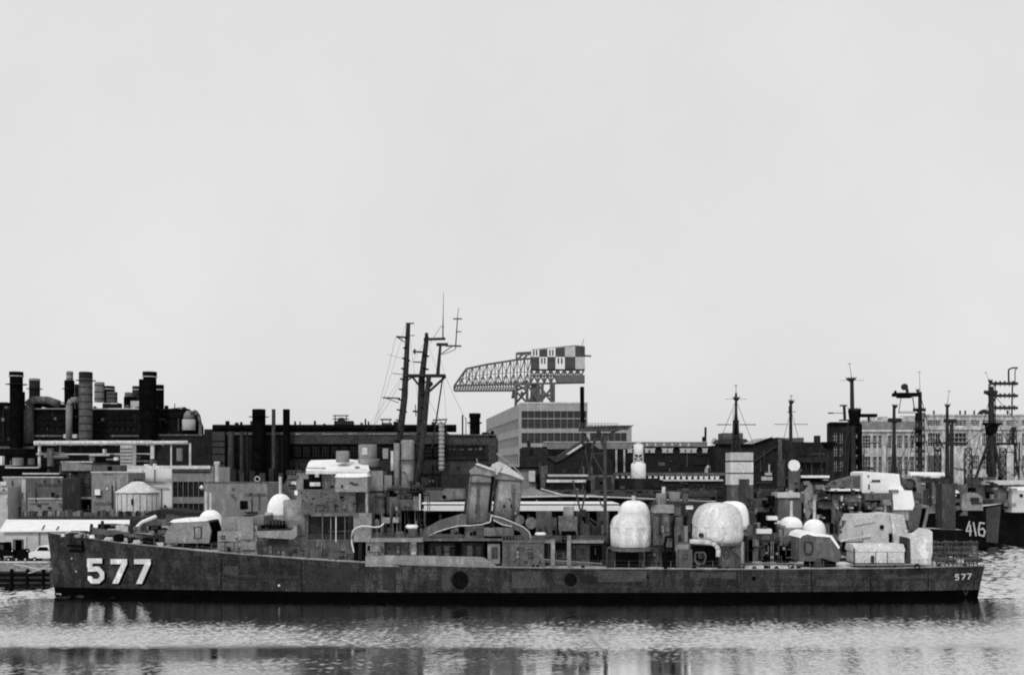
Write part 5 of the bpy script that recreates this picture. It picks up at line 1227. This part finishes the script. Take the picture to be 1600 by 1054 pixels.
# ================================================================== LEFT: POWER PLANT AND YARD
Y = 230
PW = thing('power_plant', 'black soot covered power house with many roof stacks at the left', 'building', (X(150,Y),Y,GZ))
part('wall', MB().pbox(-60,638,285,900,Y,5), SOOT, PW)
part('gable_end', MB().ppoly([(285,900),(285,636),(291,638),(306,650),(313,666),(314,900)],Y+.2,2.5), SOOT, PW)
part('lower_wing', MB().pbox(245,678,319,900,Y-3,3), BRICK, PW)
part('roof_line', MB().pbox(52,637.3,103,639,Y-.2,.3).pbox(143,637.3,220,639,Y-.2,.3).pbox(160,629,183,630.5,Y+.2,.3), CONCL, PW)
facade(PW, X(54,Y), X(104,Y), Z(694,Y), Z(650,Y), Y-.51, prows([(656,660),(665,672),(677,682)],Y), pcols([(62+k*8,62+k*8+6.5) for k in range(5)],Y), SOOT, mull=(2,0), framem=DARK, name='window_wall')
facade(PW, X(146,Y), X(220,Y), Z(694,Y), Z(650,Y), Y-.51, prows([(656,660),(666,672),(677,682)],Y), pcols([(152+k*9,152+k*9+7.5) for k in range(7)],Y), SOOT, mull=(2,0), framem=DARK, name='window_wall')
part('grey_cornice', MB().pbox(53,679,103,682,Y-.8,.3).pbox(174,679,219,682,Y-.8,.3).pbox(248,678,316,680.5,Y-3.3,.3).pbox(-20,697,53,700.5,Y-2,.4), MID, PW)
def stack(px0, px1, ytop, ybot, m, Yo=226.5, ring=None, plat=None, ribs=0, cap=None):
    o = part('stack', MB().pcyl(px0+ (1 if cap else 0), ytop, px1-(1 if cap else 0), ybot, Yo, 16), m, PW, smooth=False)
    r = (px1-px0)/2*Yo/F; cx_ = X((px0+px1)/2,Yo)
    if cap: part('stack_cap', MB().lathe(cx_,Yo,[(r*.98,Z(ytop+cap,Yo)),(r*.98,Z(ytop-.2,Yo))],16), BLACK if m in (BLACK,SOOT,DARK) else m, o)
    if ring: part('stack_ring', MB().lathe(cx_,Yo,[(r*1.06,Z(ring+1.2,Yo)),(r*1.06,Z(ring,Yo))],16), LIGHT, o)
    if plat:
        pb = MB(); pb.lathe(cx_,Yo,[(r*1.5,Z(plat+.6,Yo)),(r*1.5,Z(plat,Yo))],12); pb.bar((cx_-r*1.6,Yo,Z(plat,Yo)),(cx_+r*1.6,Yo,Z(plat,Yo)),.06); part('stack_platform', pb, DARK, o)
    if ribs:
        rb = MB()
        for k in range(ribs): z = lerp(Z(ybot,Yo),Z(ytop,Yo),(k+.5)/ribs); rb.lathe(cx_,Yo,[(r*1.05,z-.1),(r*1.05,z+.1)],14)
        part('stack_band', rb, DARK if m not in (LIGHT,) else MID, o)
    return o
stack(15,36,581,700,BLACK,226,ring=587,plat=600,cap=6); part('stack_side', MB().pcyl(33,612,39,640,226.5), BLACK, PW)
stack(46,62,591.5,637,DARK,232,ring=593,plat=607); stack(101,116,594,640,BLACK,232,plat=607); stack(104,114,580,596,PALE,232,ribs=2)
stack(124,144,588,690,MID,226,plat=594,ribs=9); stack(124,144,581,592,DARK,226,ribs=2); stack(117,123,600,640,DARK,233)
stack(148,163,597,628,PALE,240,ribs=3); stack(163,179,603,637,BLACK,241,ring=607); stack(167,183,612,632,MID,236,ribs=3)
stack(194,214,620,640,BLACK,236); stack(195,208,613,622,MID,236); stack(207,219,603,640,DARK,240,ring=608)
o = stack(223,245,581,690,BLACK,226,ring=588,cap=6); part('stack_flank', MB().pbox(217,592,224,690,225.4,2), BLACK, PW)
stack(244,256,601,640,BLACK,234,ring=608)
part('roof_house', MB().pbox(204,626,219,640,Y+2,3), LIGHT, PW); part('roof_house', MB().pbox(92,627,104,639,Y+2,3), CONC, PW); part('roof_house', MB().pbox(160,629,183,638,Y+1,3), DARK, PW); part('roof_house', MB().pbox(-20,628,10,640,Y+2,3), BLACK, PW)
part('roof_duct', MB().ppath([(44,692),(44,632),(47,627),(55,624.5),(75,625),(92,631)],Y-1.2,.85,10), MID, PW, smooth=True)
part('roof_duct', MB().ppath([(46,634),(60,629),(80,634),(100,637)],Y+1.5,.7,8), BLACK, PW, smooth=True)
part('wall_duct', MB().ppath([(108,690),(108,632),(112,625),(122,625)],Y-1.5,.7,10), PALE, PW, smooth=True); part('wall_duct', MB().bar(PT(51,692,Y-1),PT(51,632,Y-1),.3,n=8), GREY, PW)
part('wall_box', MB().pbox(99,678,106,684,Y-2,1), LIGHT, PW); part('wall_box', MB().pbox(113,678,120,684,Y-2,1), LIGHT, PW)
part('white_vessel', MB().pcyl(285,655,305,672,Y-1), CONC, PW, smooth=True); part('white_vessel', MB().lathe(X(295,Y-1),Y-1,[(9*Y/F,Z(655,Y)),(7*Y/F,Z(647,Y)),(.5,Z(642,Y))],18), PALE, PW, smooth=True)
part('vessel_pipe', MB().ppath([(298,645),(306,642),(311,650),(313,662),(313,720)],Y-1.6,.35,8), MID, PW, smooth=True)
rp = MB()
for (a,b,c,d_) in [(250,640,290,636),(273,630,273,640),(220,612,246,618),(5,640,5,690),(220,660,260,655),(220,596,216,690)]: rp.bar(PT(a,b,Y-.5),PT(c,d_,Y-.5),.1)
part('thin_pipework', rp, DARK, PW)

Y = 214
B2 = thing('boiler_house', 'long dark brick boiler house with tubular roof duct behind the bridge', 'building', (X(550,Y),Y,GZ))
part('wall', MB().pbox(330,673,694,900,Y,30), BRICK, B2); part('right_wall', MB().pbox(694,680,775,900,Y-2,32), BRICKM, B2)
part('roof_tube', MB().bar(PT(333,668,Y),PT(712,668,Y),5.2*Y/F,n=12), BLACK, B2); part('roof_tube', MB().bar(PT(694,669,Y-1),PT(713,669,Y-1),6*Y/F,n=12), BLACK, B2)
part('grey_fascia', MB().pbox(334,675,694,679,Y-.4,.4), MID, B2); part('spandrel_band', MB().pbox(452,679,694,693,Y-.3,.3), BRICKM, B2)
part('broken_light_strip', MB().pbox(462,677,470,679,Y-.55,.1).pbox(505,677.5,535,679,Y-.55,.1).pbox(545,676.5,553,678.5,Y-.55,.1).pbox(575,677,640,678.5,Y-.55,.1), PALE, B2)
facade(B2, X(455,Y), X(693,Y), Z(717,Y), Z(693,Y), Y-.52, prows([(695,714)],Y), pcols([(458+k*14.6,458+k*14.6+13) for k in range(16)],Y), BLACK, mull=(2,2), framem=BLACK, name='window_wall')
part('sill_band', MB().pbox(452,717,694,740,Y-.35,.3), DARK, B2)
facade(B2, X(692,Y), X(762,Y), Z(717,Y), Z(694,Y), Y-2.52, prows([(696,715)],Y), pcols([(694+k*5.5,694+k*5.5+4.8) for k in range(12)],Y), DARK, mull=(0,2), framem=DARK, name='window_wall')
part('illegible_pale_marks', MB().pbox(702,700,705,702.5,Y-2.4,.1).pbox(708,700,711,703,Y-2.4,.1).pbox(718,701,724,703,Y-2.4,.1).pbox(731,700,738,703,Y-2.4,.1).pbox(742,700,745,703,Y-2.4,.1).pbox(748,699,753,703,Y-2.4,.1), MID, B2)  # pale blocks stand in for unreadable marks on the dark panel
part('coping', MB().pbox(693,678,776,680,Y-2.4,.8), MID, B2)
part('lower_wall', MB().pbox(690,740,760,900,Y-6,4), DARK, B2)
def stk(a, b, c, d_, m, Yo=Y-2, rnd_=True, n='stack'): 
    return part(n, (MB().pcyl(a,b,c,d_,Yo,14) if rnd_ else MB().pbox(a,b,c,d_,Yo,2)), m, B2)
o = stk(394,639,415,760,BLACK); part('stack_platform', MB().lathe(X(404.5,Y-2),Y-2,[(2.1,Z(652,Y)),(2.1,Z(651.4,Y))],12), BLACK, o)
stk(424.5,639,430.5,734,GREY); stk(442,639,453,760,BLACK)
for (a,c,m) in ((332,351,GREY),(356,366,GREY),(375,380,GREY),(385,388,DARK)): stk(a,674,c,765,m,Y-1.6,a!=332,'vertical_duct')
for y in (688,697,708,722): part('duct_joint', MB().pbox(331.5,y,351.5,y+.8,Y-1.8,.2), BLACK, B2)
o = stk(734,646,750,678,BLACK,Y+1); part('stack_band', MB().lathe(X(742,Y+1),Y+1,[(1.45,Z(661,Y)),(1.45,Z(659,Y))],12).lathe(X(742,Y+1),Y+1,[(1.2,Z(652,Y)),(1.2,Z(645,Y))],12), BLACK, o)
stk(721.5,648,724,680,DARK,Y+1); part('thin_pole', MB().bar(PT(728,680,Y+1),PT(728,652,Y+1),.08), DARK, B2)
o = part('ribbed_duct', MB().pcyl(686,660,694,735,Y-4), PALE, B2, smooth=True)
rb = MB()
for k in range(11): z=Z(664+k*6.6,Y-4); rb.lathe(X(690,Y-4),Y-4,[(.6,z-.12),(.6,z+.12)],12)
part('duct_rib', rb, LIGHT, o); part('duct_hood', MB().bar(PT(676,656,Y-4),PT(699,655,Y-4),.15).bar(PT(682,658,Y-4),PT(686,664,Y-4),.12).bar(PT(697,657,Y-4),PT(694,664,Y-4),.12), DARK, B2)
part('roof_vent', MB().pbox(522,657,550,663,Y+1,3).ppath([(520,649),(545,649)],Y+1,.12).ppath([(520,654),(545,654)],Y+1,.12).ppath([(524,648),(524,660)],Y+1,.1).ppath([(541,648),(541,660)],Y+1,.1).ppoly([(527,657),(530,652),(536,652),(539,657)],Y+1,1), DARK, B2)
part('roof_vent', MB().ppath([(594,655),(612,655)],Y+1,.18).ppath([(597,655),(599,663)],Y+1,.12).ppath([(610,655),(608,663)],Y+1,.12).pbox(596,660,611,663,Y+1,2), MID, B2)
part('roof_stub', MB().bar(PT(377,665,Y),PT(377,659,Y),.3,n=6).bar(PT(469,664,Y),PT(469,658,Y),.15,n=6).bar(PT(492,664,Y),PT(492,657,Y),.25,n=6).bar(PT(571,664,Y),PT(571,654,Y),.18,n=6).ppath([(753,678),(762,677),(768,682),(770,673)],Y-2,.35), BLACK, B2)
part('low_annex', MB().pbox(319,670,334,900,Y+4,10), BRICK, B2)
for k in range(9):
    x = 360+k*15; part('annex_pier', MB().pbox(x,730+r2.uniform(0,10),x+r2.uniform(5,9),900,Y-5,2), GREY if k%2 else DARK, B2)
part('round_ring', MB().path([(X(402,Y-6)+.5*math.cos(a),Y-6,Z(748,Y-6)+.5*math.sin(a)) for a in [i*math.pi/6 for i in range(13)]],.14), LIGHT, B2)
part('grey_lean_to', MB().ppoly([(440,760),(452,744),(470,740),(470,800),(440,800)],170,3), MID, B2)

# ---- yard buildings, left
HOUSES = []
def house(label, rects, m, Y, d, name='yard_building', extra=(), group=None, cat='building'):
    t = thing(name, label, cat, (X(rects[0][0],Y),Y,GZ), group)
    for r in rects: part('wall', MB().box(X(r[0],Y),X(r[2],Y),Y+(r[4] if len(r)>4 else 0),Y+d,GZ,Z(r[1],Y)), m, t)
    for r in rects: part('coping', MB().box(X(r[0],Y)-.1,X(r[2],Y)+.1,Y-.12+(r[4] if len(r)>4 else 0),Y+.3,Z(r[1],Y)-.02,Z(r[1],Y)+.2), LIGHT if m is not WHITE else CONC, t)
    for (n_, mm, a,b,c,d_,yo,dd) in extra: part(n_, MB().pbox(a,b,c,d_,Y+yo,dd), mm, t)
    HOUSES.append((t, rects[0], Y))
    return t
house('weathered pale block house at the far left edge above the truck', [(-30,760,12,0)], LIGHT, 170, 5, extra=[('wall_lamp',CONCL,0,752,9,758,-.4,.6)])
house('grey rendered shed with dark open doorway left of the pale roofed shed', [(5,746,42,0)], PALE, 174, 8, extra=[('doorway',BLACK,5,791,31,808,-.1,.2),('door_post',MID,17,791,18,808,-.15,.1),('side_strip',LIGHT,34,748,42,800,-.06,.1),('dark_ledge',BLACK,8,730,62,741,2,3),('roof_rail',LIGHT,8,729,60,731,1.6,.3)])
house('mid grey building with small round opening and wall pipe', [(40,746,97,0)], MID, 172, 8, extra=[('round_opening',BLACK,80,769,85,776,-.08,.2),('wall_pipe',LIGHT,44,777.5,97,779.5,-.3,.25),('upper_wall',PALE,43,779.5,97,800,-.12,.15),('roof_pipe',CONCL,35,738.5,92,740.5,1,.3),('roof_gap',BLACK,40,740.5,96,746,1.5,2)])
o = house('recessed grey building with outside stair rails between two pale blocks', [(96,722,144,3)], GREY, 180, 8, extra=[('ledge',LIGHT,108,776,142,779,-.4,.6),('dark_recess',BLACK,108,781,142,794,-.1,.2)])
part('stair_rail', MB().ppath([(97,747),(118,752),(140,757)],179.4,.12).ppath([(100,750),(125,757)],179.4,.1).ppath([(122,744),(122,753)],179.4,.08).ppath([(97,742),(142,743)],179.4,.07), DARK, o)
part('sloping_roof', MB().ppoly([(96,720),(143,726),(143,735),(96,735)],179.5,5), PALE, o)
house('pale flat fronted block with wall lamp box left of the round tank', [(143,738,200,0)], PALE, 169, 8, extra=[('lamp_box',WHITE,148,764,156,773,-.6,.5),('painted_lamp_shadow',DARK,149,773,157,776,-.3,.2),('frame',MID,162,740,176,741,-.1,.1),('roof_box',MID,146,726,188,738,2,3),('dark_vent',BLACK,168,728,174,734,1.8,.3)])  # dark strip under the lamp box paints its cast shadow
WT = house('bright white walled block behind the round tank', [(188,729,269,0)], WHITE, 178, 10, extra=[('wall_band',LIGHT,222,733,224,797,-.05,.1),('pipe_stack',CONC,188,695,206,731,.5,2)])
for k in range(6): part('pipe_joint', MB().pbox(187.5,700+k*5.4,206.5,701+k*5.4,178.3,.3), MID, WT)
Y = 176
WN = thing('yard_building', 'pale building with two dark window rows right of the white walled block', 'building', (X(300,Y),Y,GZ))
part('core', MB().box(X(269,Y),X(334,Y),Y+.52,Y+10,GZ,Z(729,Y)), CONC, WN)
facade(WN, X(268.5,Y), X(334,Y), GZ, Z(728,Y), Y, prows([(752,776),(786,797)],Y), pcols([(270+k*8.1,270+k*8.1+7.5) for k in range(6)],Y), PALE, mull=(1,2), framem=GREY)
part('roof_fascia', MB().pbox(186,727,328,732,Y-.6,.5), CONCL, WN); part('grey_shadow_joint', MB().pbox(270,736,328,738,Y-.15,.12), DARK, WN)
part('globe_lamp', MB().lathe(X(315,Y-1),Y-1,[(.05,Z(765,Y)),(.42,Z(761,Y)),(.05,Z(757,Y))],12), WHITE, WN, smooth=True)
part('end_pipe', MB().bar(PT(339,800,Y),PT(339,725,Y),.36,n=8).bar(PT(335,724,Y),PT(343,724,Y),.35), CONC, WN)
# tank
Y = 166
TK = thing('storage_tank', 'pale round storage tank with conical roof', 'tank', (X(215,Y),Y,GZ))
part('shell', MB().lathe(X(215,Y),Y,[(32.5*Y/F,GZ),(32.5*Y/F,Z(770,Y))],36), CONC, TK, smooth=True)
part('cone_roof', MB().lathe(X(215,Y),Y,[(34*Y/F,Z(769.5,Y)),(34*Y/F,Z(768.5,Y)),(14*Y/F,Z(756,Y)),(9*Y/F,Z(752.5,Y)),(.2,Z(751.5,Y))],36), CONCL, TK, smooth=True)
part('roof_vents', MB().pbox(209,748,212,752,Y,.3).pbox(214,748,217,752,Y,.3).pbox(219,748.5,222,752,Y,.3).pbox(208,748,222,749,Y,.2), DARK, TK)
part('tank_mark', MB().pbox(205,779,207,788,Y-3.6,.3).pbox(197,769,201,771,Y-3.3,.3), BLACK, TK)
bd = MB()
for k in range(10): a = -math.pi/2+(k-4.5)*.3; bd.bar((X(215,Y)+3.34*math.cos(a),Y+3.34*math.sin(a),GZ),(X(215,Y)+3.34*math.cos(a),Y+3.34*math.sin(a),Z(770,Y)),.05,n=4)
part('shell_seam', bd, PALE, TK)
# pipe bridge
Y = 196
PB = thing('pipe_bridge', 'white overhead pipe bridge running across the yard before the power house', 'pipe bridge', (X(170,Y),Y,GZ))
part('main_pipe', MB().bar(PT(54,692,Y),PT(238,691.5,Y),.45,n=10).bar(PT(238,691.5,Y),PT(293,691,Y),.36,n=10), CONCL, PB, smooth=True)
part('lower_pipe', MB().bar(PT(57,709,Y),PT(95,709,Y),.18).bar(PT(95,709.5,Y),PT(235,709,Y),.16), CONC, PB)
for (x,y,r) in ((61.5,731,.26),(94,742,.14),(267.5,728,.18),(297,728,.22)): part('post', MB().bar(PT(x,900 if r>.2 else y,Y+.5),PT(x,692,Y+.5),r,n=6), CONCL if r>.15 else PALE, PB)
part('post', MB().pbox(235,693,240,716,Y,.6), CONCL, PB)
jt = MB()
for k in range(9): x = 62+k*24; jt.bar(PT(x,692,Y),PT(x+1.2,692,Y),.55,n=10)
part('pipe_clamp', jt, LIGHT, PB)
hg = MB()
for k in range(8): x = 104+k*22; hg.bar(PT(x,694,Y+.2),PT(x,709,Y+.2),.05)
part('hanger_rod', hg, DARK, PB)
for (x,y,w_,h_,m) in [(74,700,10,28,MID),(140,714,8,6,PALE),(178,714,7,5,WHITE),(145,728,5,6,WHITE),(276,700,9,20,PALE),(234,716,8,10,MID),(225,725,10,3,WHITE),(238,724,7,3,WHITE),(20,715,16,12,PALE),(44,716,10,10,MID),(0,712,3,14,WHITE)]:
    part('pipe_fitting', MB().pcyl(x,y,x+w_,y+h_,Y-1) if w_>6 else MB().pbox(x,y,x+w_,y+h_,Y-1,1), m, PB)
# hedge-like pile / wall behind low shed
Y = 160
WL = thing('yard_wall', 'long low uneven dark wall of blocks behind the white roofed shed', 'wall', (X(138,Y),Y,GZ))
part('wall', MB().box(X(34,Y),X(243,Y),Y,Y+.4,GZ,Z(806,Y)), BRICKM, WL)
rc_ = random.Random(3); x = 35
k = 0
while x < 240:
    w_ = rc_.uniform(2.5,8); h_ = rc_.uniform(5,9.5)
    part('wall_block', MB().box(X(x,Y),X(x+w_-.4,Y),Y+.5+rc_.uniform(0,.3),Y+1.6,GZ,Z(806-h_,Y)), rc_.choice([MID,GREY,DARK,MID,PALE,BRICKM]), WL)
    x += w_
# white roofed shed
Y = 148
WS = thing('quay_shed', 'low shed with long white sloping roof on the quay left of the bow', 'shed', (X(100,Y),Y,GZ))
part('wall', MB().box(X(6,Y),X(62,Y),Y,Y+7,GZ,Z(828,Y)).box(X(62,Y),X(245,Y),Y+3,Y+7,GZ,Z(828,Y)) if False else MB().box(X(6,Y),-61.7,Y,Y+7,GZ,Z(828,Y)), LIGHT, WS)
part('wall', MB().box(-61.7,X(262,150.4),150.4,155,GZ,Z(824,150.4)), PALE, WS)
part('roof', MB().add([(X(1,Y),Y-.5,Z(829,Y)),(X(205,Y),Y-.5,Z(827.5,Y)),(X(203,Y+8),Y+8,Z(811.5,Y+8)),(X(10,Y+8),Y+8,Z(811,Y+8)),(X(1,Y),Y-.5,Z(830.5,Y)),(X(205,Y),Y-.5,Z(829,Y)),(X(203,Y+8),Y+8,Z(813,Y+8)),(X(10,Y+8),Y+8,Z(813,Y+8))],[(0,1,2,3),(7,6,5,4),(0,4,5,1),(1,5,6,2),(2,6,7,3),(3,7,4,0)]), WHITE, WS)
part('roof_ridge_gear', MB().ppath([(60,812),(62,808)],Y+8,.1).ppath([(66,827),(70,820)],Y,.12).ppath([(88,828),(92,822)],Y,.12), MID, WS)
for (x,y,w_,h_,m) in [(20,842,17,22,MID),(24,843,10,20,BLACK),(8,846,8,18,DARK),(60,832,2,30,PALE),(36,838,5,26,CONCL)]: part('wall_opening', MB().pbox(x,y,x+w_,y+h_,Y-.15,.15), m, WS)
Y = 158
GB = thing('grey_shed', 'large plain grey flat topped shed with one small square black window', 'shed', (X(368,Y),Y,GZ))
part('wall', MB().ppoly([(319,900),(320,753),(418,753.5),(421,900)],Y,10), PALE, GB); part('window', MB().pbox(375,782,387,795,Y-.08,.2), BLACK, GB); part('coping', MB().pbox(319,752,419,754,Y-.1,.5), MID, GB)
part('wall_shelf', MB().pbox(384,799,402,801,Y-.3,.3).pbox(380,804,400,805.5,Y-.3,.3), DARK, GB)
GC = thing('round_roof_shed', 'small dark round roofed shed left of the plain grey shed', 'shed', (X(275,157),157,GZ))
part('wall', MB().ppoly([(228,900),(228,803),(245,798),(262,797),(285,801),(325,803),(325,900)],157,6), MID, GC); part('roof', MB().ppoly([(226,803),(232,799),(245,796),(262,795),(285,799),(326,801),(326,804),(285,803),(262,799),(245,800)],156.6,7), DARK, GC)
part('window', MB().pbox(245,802,258,809,156.85,.2), DARK, GC); part('white_hull_strip', MB().ppath([(213,824),(222,815),(230,812),(244,806)],151,.25).pbox(212,822,262,824.5,151,.4), WHITE, GC)
# vehicles on the quay
Y = 141.2
def car(px0, px1, ytop, ybot, label, body_m, group=None, name='parked_car', cat='car', truck=False):
    t = thing(name, label, cat, (X((px0+px1)/2,Y),Y,GZ), group)
    w_ = X(px1,Y)-X(px0,Y); x0 = X(px0,Y); h_ = 1.45*(Z(ytop,Y)-GZ)/1.45
    P_ = lambda pts: [(x0+a*w_, GZ+b*h_) for a,b in pts]
    if not truck: part('body', MB().ext_y(P_([(0,.22),(0,.55),(.06,.62),(.22,.66),(.34,.97),(.42,1),(.66,1),(.78,.68),(.96,.62),(1,.5),(1,.22)]),Y,Y+1.7), body_m, t); part('side_window', MB().ext_y(P_([(.27,.68),(.36,.92),(.64,.92),(.72,.68)]),Y-.02,Y+.02), BLACK, t)
    else: part('body', MB().ext_y(P_([(0,.3),(0,1),(.6,1),(.64,.62),(1,.55),(1,.3)]),Y,Y+2), body_m, t); part('cab_window', MB().ext_y(P_([(.4,.65),(.4,.92),(.56,.92),(.58,.65)]),Y-.02,Y+.02), GREY, t)
    wh = mesh_of(MB().bar((0,0,0),(0,.22,0),.32,n=14),(0,0,0),BLACK,'wheel'); hub = mesh_of(MB().bar((0,-.02,0),(0,.05,0),.15,n=10),(0,0,0),LIGHT,'hub')
    for a in (.2,.8):
        for yy in (Y-.02, Y+1.5):
            o = inst('wheel', wh, t, (x0+a*w_,yy,GZ+.32)); p = bpy.data.objects.new('hub', hub); C.objects.link(p); p.parent = o
    part('bumper', MB().box(x0-.06,x0+.08,Y+.1,Y+1.6,GZ+.35,GZ+.5).box(x0+w_-.08,x0+w_+.06,Y+.1,Y+1.6,GZ+.35,GZ+.5), MID, t)
    part('headlight', MB().disc(px1-1.2,860,1.1,Y-.05,.06,8), LIGHT, t)
    return t
car(45,90,852,872,'white parked car on the quay right beside the bow', WHITE)
car(-14,20,848,874,'dark truck on the quay at the left edge', BLACK, name='parked_truck', cat='truck', truck=True)
car(21,44,858,874,'small black car parked between the truck and the white car', BLACK)
for i,(x,y) in enumerate(((6,866),)):
    pass
# mooring lines from the quay to the bow
single('mooring_line', MB().path([(X(20,139),138.6,GZ),(X(60,134),134,2.6),(X(84,128.4),128.2,3.2)],.05).path([(X(45,139),138.6,1.6),(X(62,136),134,2.2),(X(76,128.4),128.6,3.6)],.05), LIGHT, 'thin mooring lines from the quay to the bow of the front destroyer', 'rope')

# stays, halyards, yards and topside gear of the ships in the row behind
rs_ = random.Random(5)
def rig(root, pts, Y, m=DARK, r=.06):
    for (a,b,c_,d_) in pts: part('stay', MB().bar(PT(a,b,Y),PT(c_,d_,Y),r,n=4), m, root)
rig(S3, [(1150,625,1120,700),(1150,625,1182,706),(1146,640,1143,706),(1236,640,1212,735),(1236,640,1262,740),(1236,700,1228,745)], 162.5, r=.035)
rig(S4, [(1437,640,1415,745),(1437,640,1458,745),(1437,650,1398,740),(1437,612,1470,742),(1424,690,1450,690),(1426,705,1449,705)], 209, r=.07)
rig(S5, [(1549,612,1515,745),(1549,612,1590,660),(1549,640,1600,740),(1530,700,1570,760),(1580,668,1566,745),(1584,668,1600,745),(1545,663,1500,700)], 224, r=.07)
for k in range(46):
    x = rs_.uniform(1300,1600); y = rs_.uniform(690,745); root, Y = (S4, 211) if x < 1500 else (S5, 223.5)
    if k % 2: part('topside_pole', MB().bar(PT(x,770,Y),PT(x+rs_.uniform(-2,2),y,Y),rs_.uniform(.05,.16),n=5), rs_.choice([DARK,GREY,MID]), root)
    else: part('yard', MB().bar(PT(x,y,Y),PT(x+rs_.uniform(8,26),y+rs_.uniform(-2,2),Y),rs_.uniform(.05,.12),n=4), rs_.choice([DARK,GREY]), root)
for k in range(70):
    x = rs_.uniform(1400,1600); y = rs_.uniform(742,786); root, Y = (S4, 204.8) if x < 1545 else (S5, 217.6)
    part('topside_gear', MB().pbox(x,y,x+rs_.uniform(2,12),y+rs_.uniform(1,9),Y+rs_.uniform(-.3,2),1), rs_.choice([MID,PALE,LIGHT,GREY,DARK,BLACK,PALE]), root)
for k in range(30):
    x = rs_.uniform(1215,1400); y = rs_.uniform(748,800)
    part('topside_gear', MB().pbox(x,y,x+rs_.uniform(2,14),y+rs_.uniform(1,7),160+rs_.uniform(0,3),1), rs_.choice([MID,PALE,LIGHT,GREY,DARK,PALE]), S3)

# irregular fittings on the waterfront and the factories
rw = random.Random(12)
def fit(root, x0, x1, y0, y1, Y, n, ms):
    for k in range(n):
        x = rw.uniform(x0,x1-2); y = rw.uniform(y0,y1-2); m = rw.choice(ms); kind = rw.random()
        if kind < .35: part('wall_pipe', MB().pbox(x,y,x+rw.uniform(.5,1.1),min(y1,y+rw.uniform(8,40)),Y-.25,.22), m, root)
        elif kind < .6: part('wall_pipe', MB().pbox(x,y,min(x1,x+rw.uniform(8,40)),y+rw.uniform(.5,1.1),Y-.3,.22), m, root)
        elif kind < .8: part('wall_box', MB().pbox(x,y,x+rw.uniform(1.5,5),y+rw.uniform(1.5,5),Y-.5,.5), m, root)
        else: part('small_window', MB().pbox(x,y,x+rw.uniform(2,4),y+rw.uniform(3,5),Y-.06,.05), m, root)
for t, r, Y in HOUSES: fit(t, r[0], r[2], r[1]+3, 797, Y+(r[4] if len(r)>4 else 0)-.13, int((r[2]-r[0])/5), [MID,GREY,DARK,LIGHT,PALE,BLACK])
fit(PW, 0, 283, 641, 694, 229.9, 60, [DARK,GREY,DARK,MID,BLACK]); fit(B2, 335, 690, 717, 760, 213.4, 60, [DARK,GREY,MID,BLACK]); fit(B2, 696, 772, 718, 738, 211.9, 8, [DARK,GREY,MID])
fit(LB, 850, 1115, 702, 737, 261.9, 22, [DARK,GREY,MID,BLACK]); fit(G3, 1180, 1290, 700, 760, 254.5, 30, [DARK,GREY,MID]); fit(GB, 322, 416, 760, 800, 157.9, 8, [MID,GREY]); fit(AR, 957, 1130, 752, 790, 245.4, 24, [DARK,GREY,MID])
fit(D2, 600, 1110, 772, 800, 167.6, 34, [DARK,GREY,MID,PALE]); fit(G2, 840, 955, 745, 780, 204.4, 16, [DARK,GREY,PALE])
for k in range(30):         # pipework and small gear among the yard roofs
    x = rw.uniform(0,240); y = rw.uniform(700,738)
    if k % 2: part('pipe_fitting', MB().bar(PT(x,y,195),PT(x+rw.uniform(6,40),y+rw.uniform(-1,1),195),rw.uniform(.08,.25),n=6), rw.choice([MID,GREY,PALE,CONC,DARK]), PB)
    else: part('pipe_fitting', MB().pbox(x,y,x+rw.uniform(1.5,6),y+rw.uniform(3,14),195.5,1), rw.choice([MID,GREY,PALE,CONCL,DARK,BLACK]), PB)
for k in range(26):
    x = rw.choice([rw.uniform(-5,280), rw.uniform(340,690)]); root, Y, yy = (PW,231,638) if x < 290 else (B2,215,663)
    part('roof_fitting', MB().pbox(x,yy-rw.uniform(1,6),x+rw.uniform(1,7),yy+2,Y,1), rw.choice([DARK,BLACK,MID,GREY]), root)
# lattice bracing on the masts of the row behind
def brace(root, x0, x1, y0, y1, Y, n, r=.09):
    mb = MB()
    for k in range(n):
        a, b_ = lerp(y0,y1,k/n), lerp(y0,y1,(k+1)/n); mb.bar(PT(x0,a,Y),PT(x1,b_,Y),r,n=4); mb.bar(PT(x1,a,Y),PT(x0,b_,Y),r,n=4); mb.bar(PT(x0,b_,Y),PT(x1,b_,Y),r,n=4)
    mb.bar(PT(x0,y0,Y),PT(x0,y1,Y),r*1.3,n=4); mb.bar(PT(x1,y0,Y),PT(x1,y1,Y),r*1.3,n=4)
    part('lattice_brace', mb, DARK, root, stuff=True)
brace(S4,1431,1444,740,645,210.5,8); brace(S5,1542,1556,740,682,225.5,5,.12); brace(S5,1578,1588,742,672,226.6,6); brace(S4,1508,1518,760,700,212,5); brace(S4,1460,1470,760,690,213,6); brace(S5,1562,1572,750,700,224.5,4); brace(S3,1146,1154,706,664,161.8,4,.06); brace(S3,1233,1239,735,690,163.8,5,.05); brace(S5,1545,1555,660,600,226.8,5)
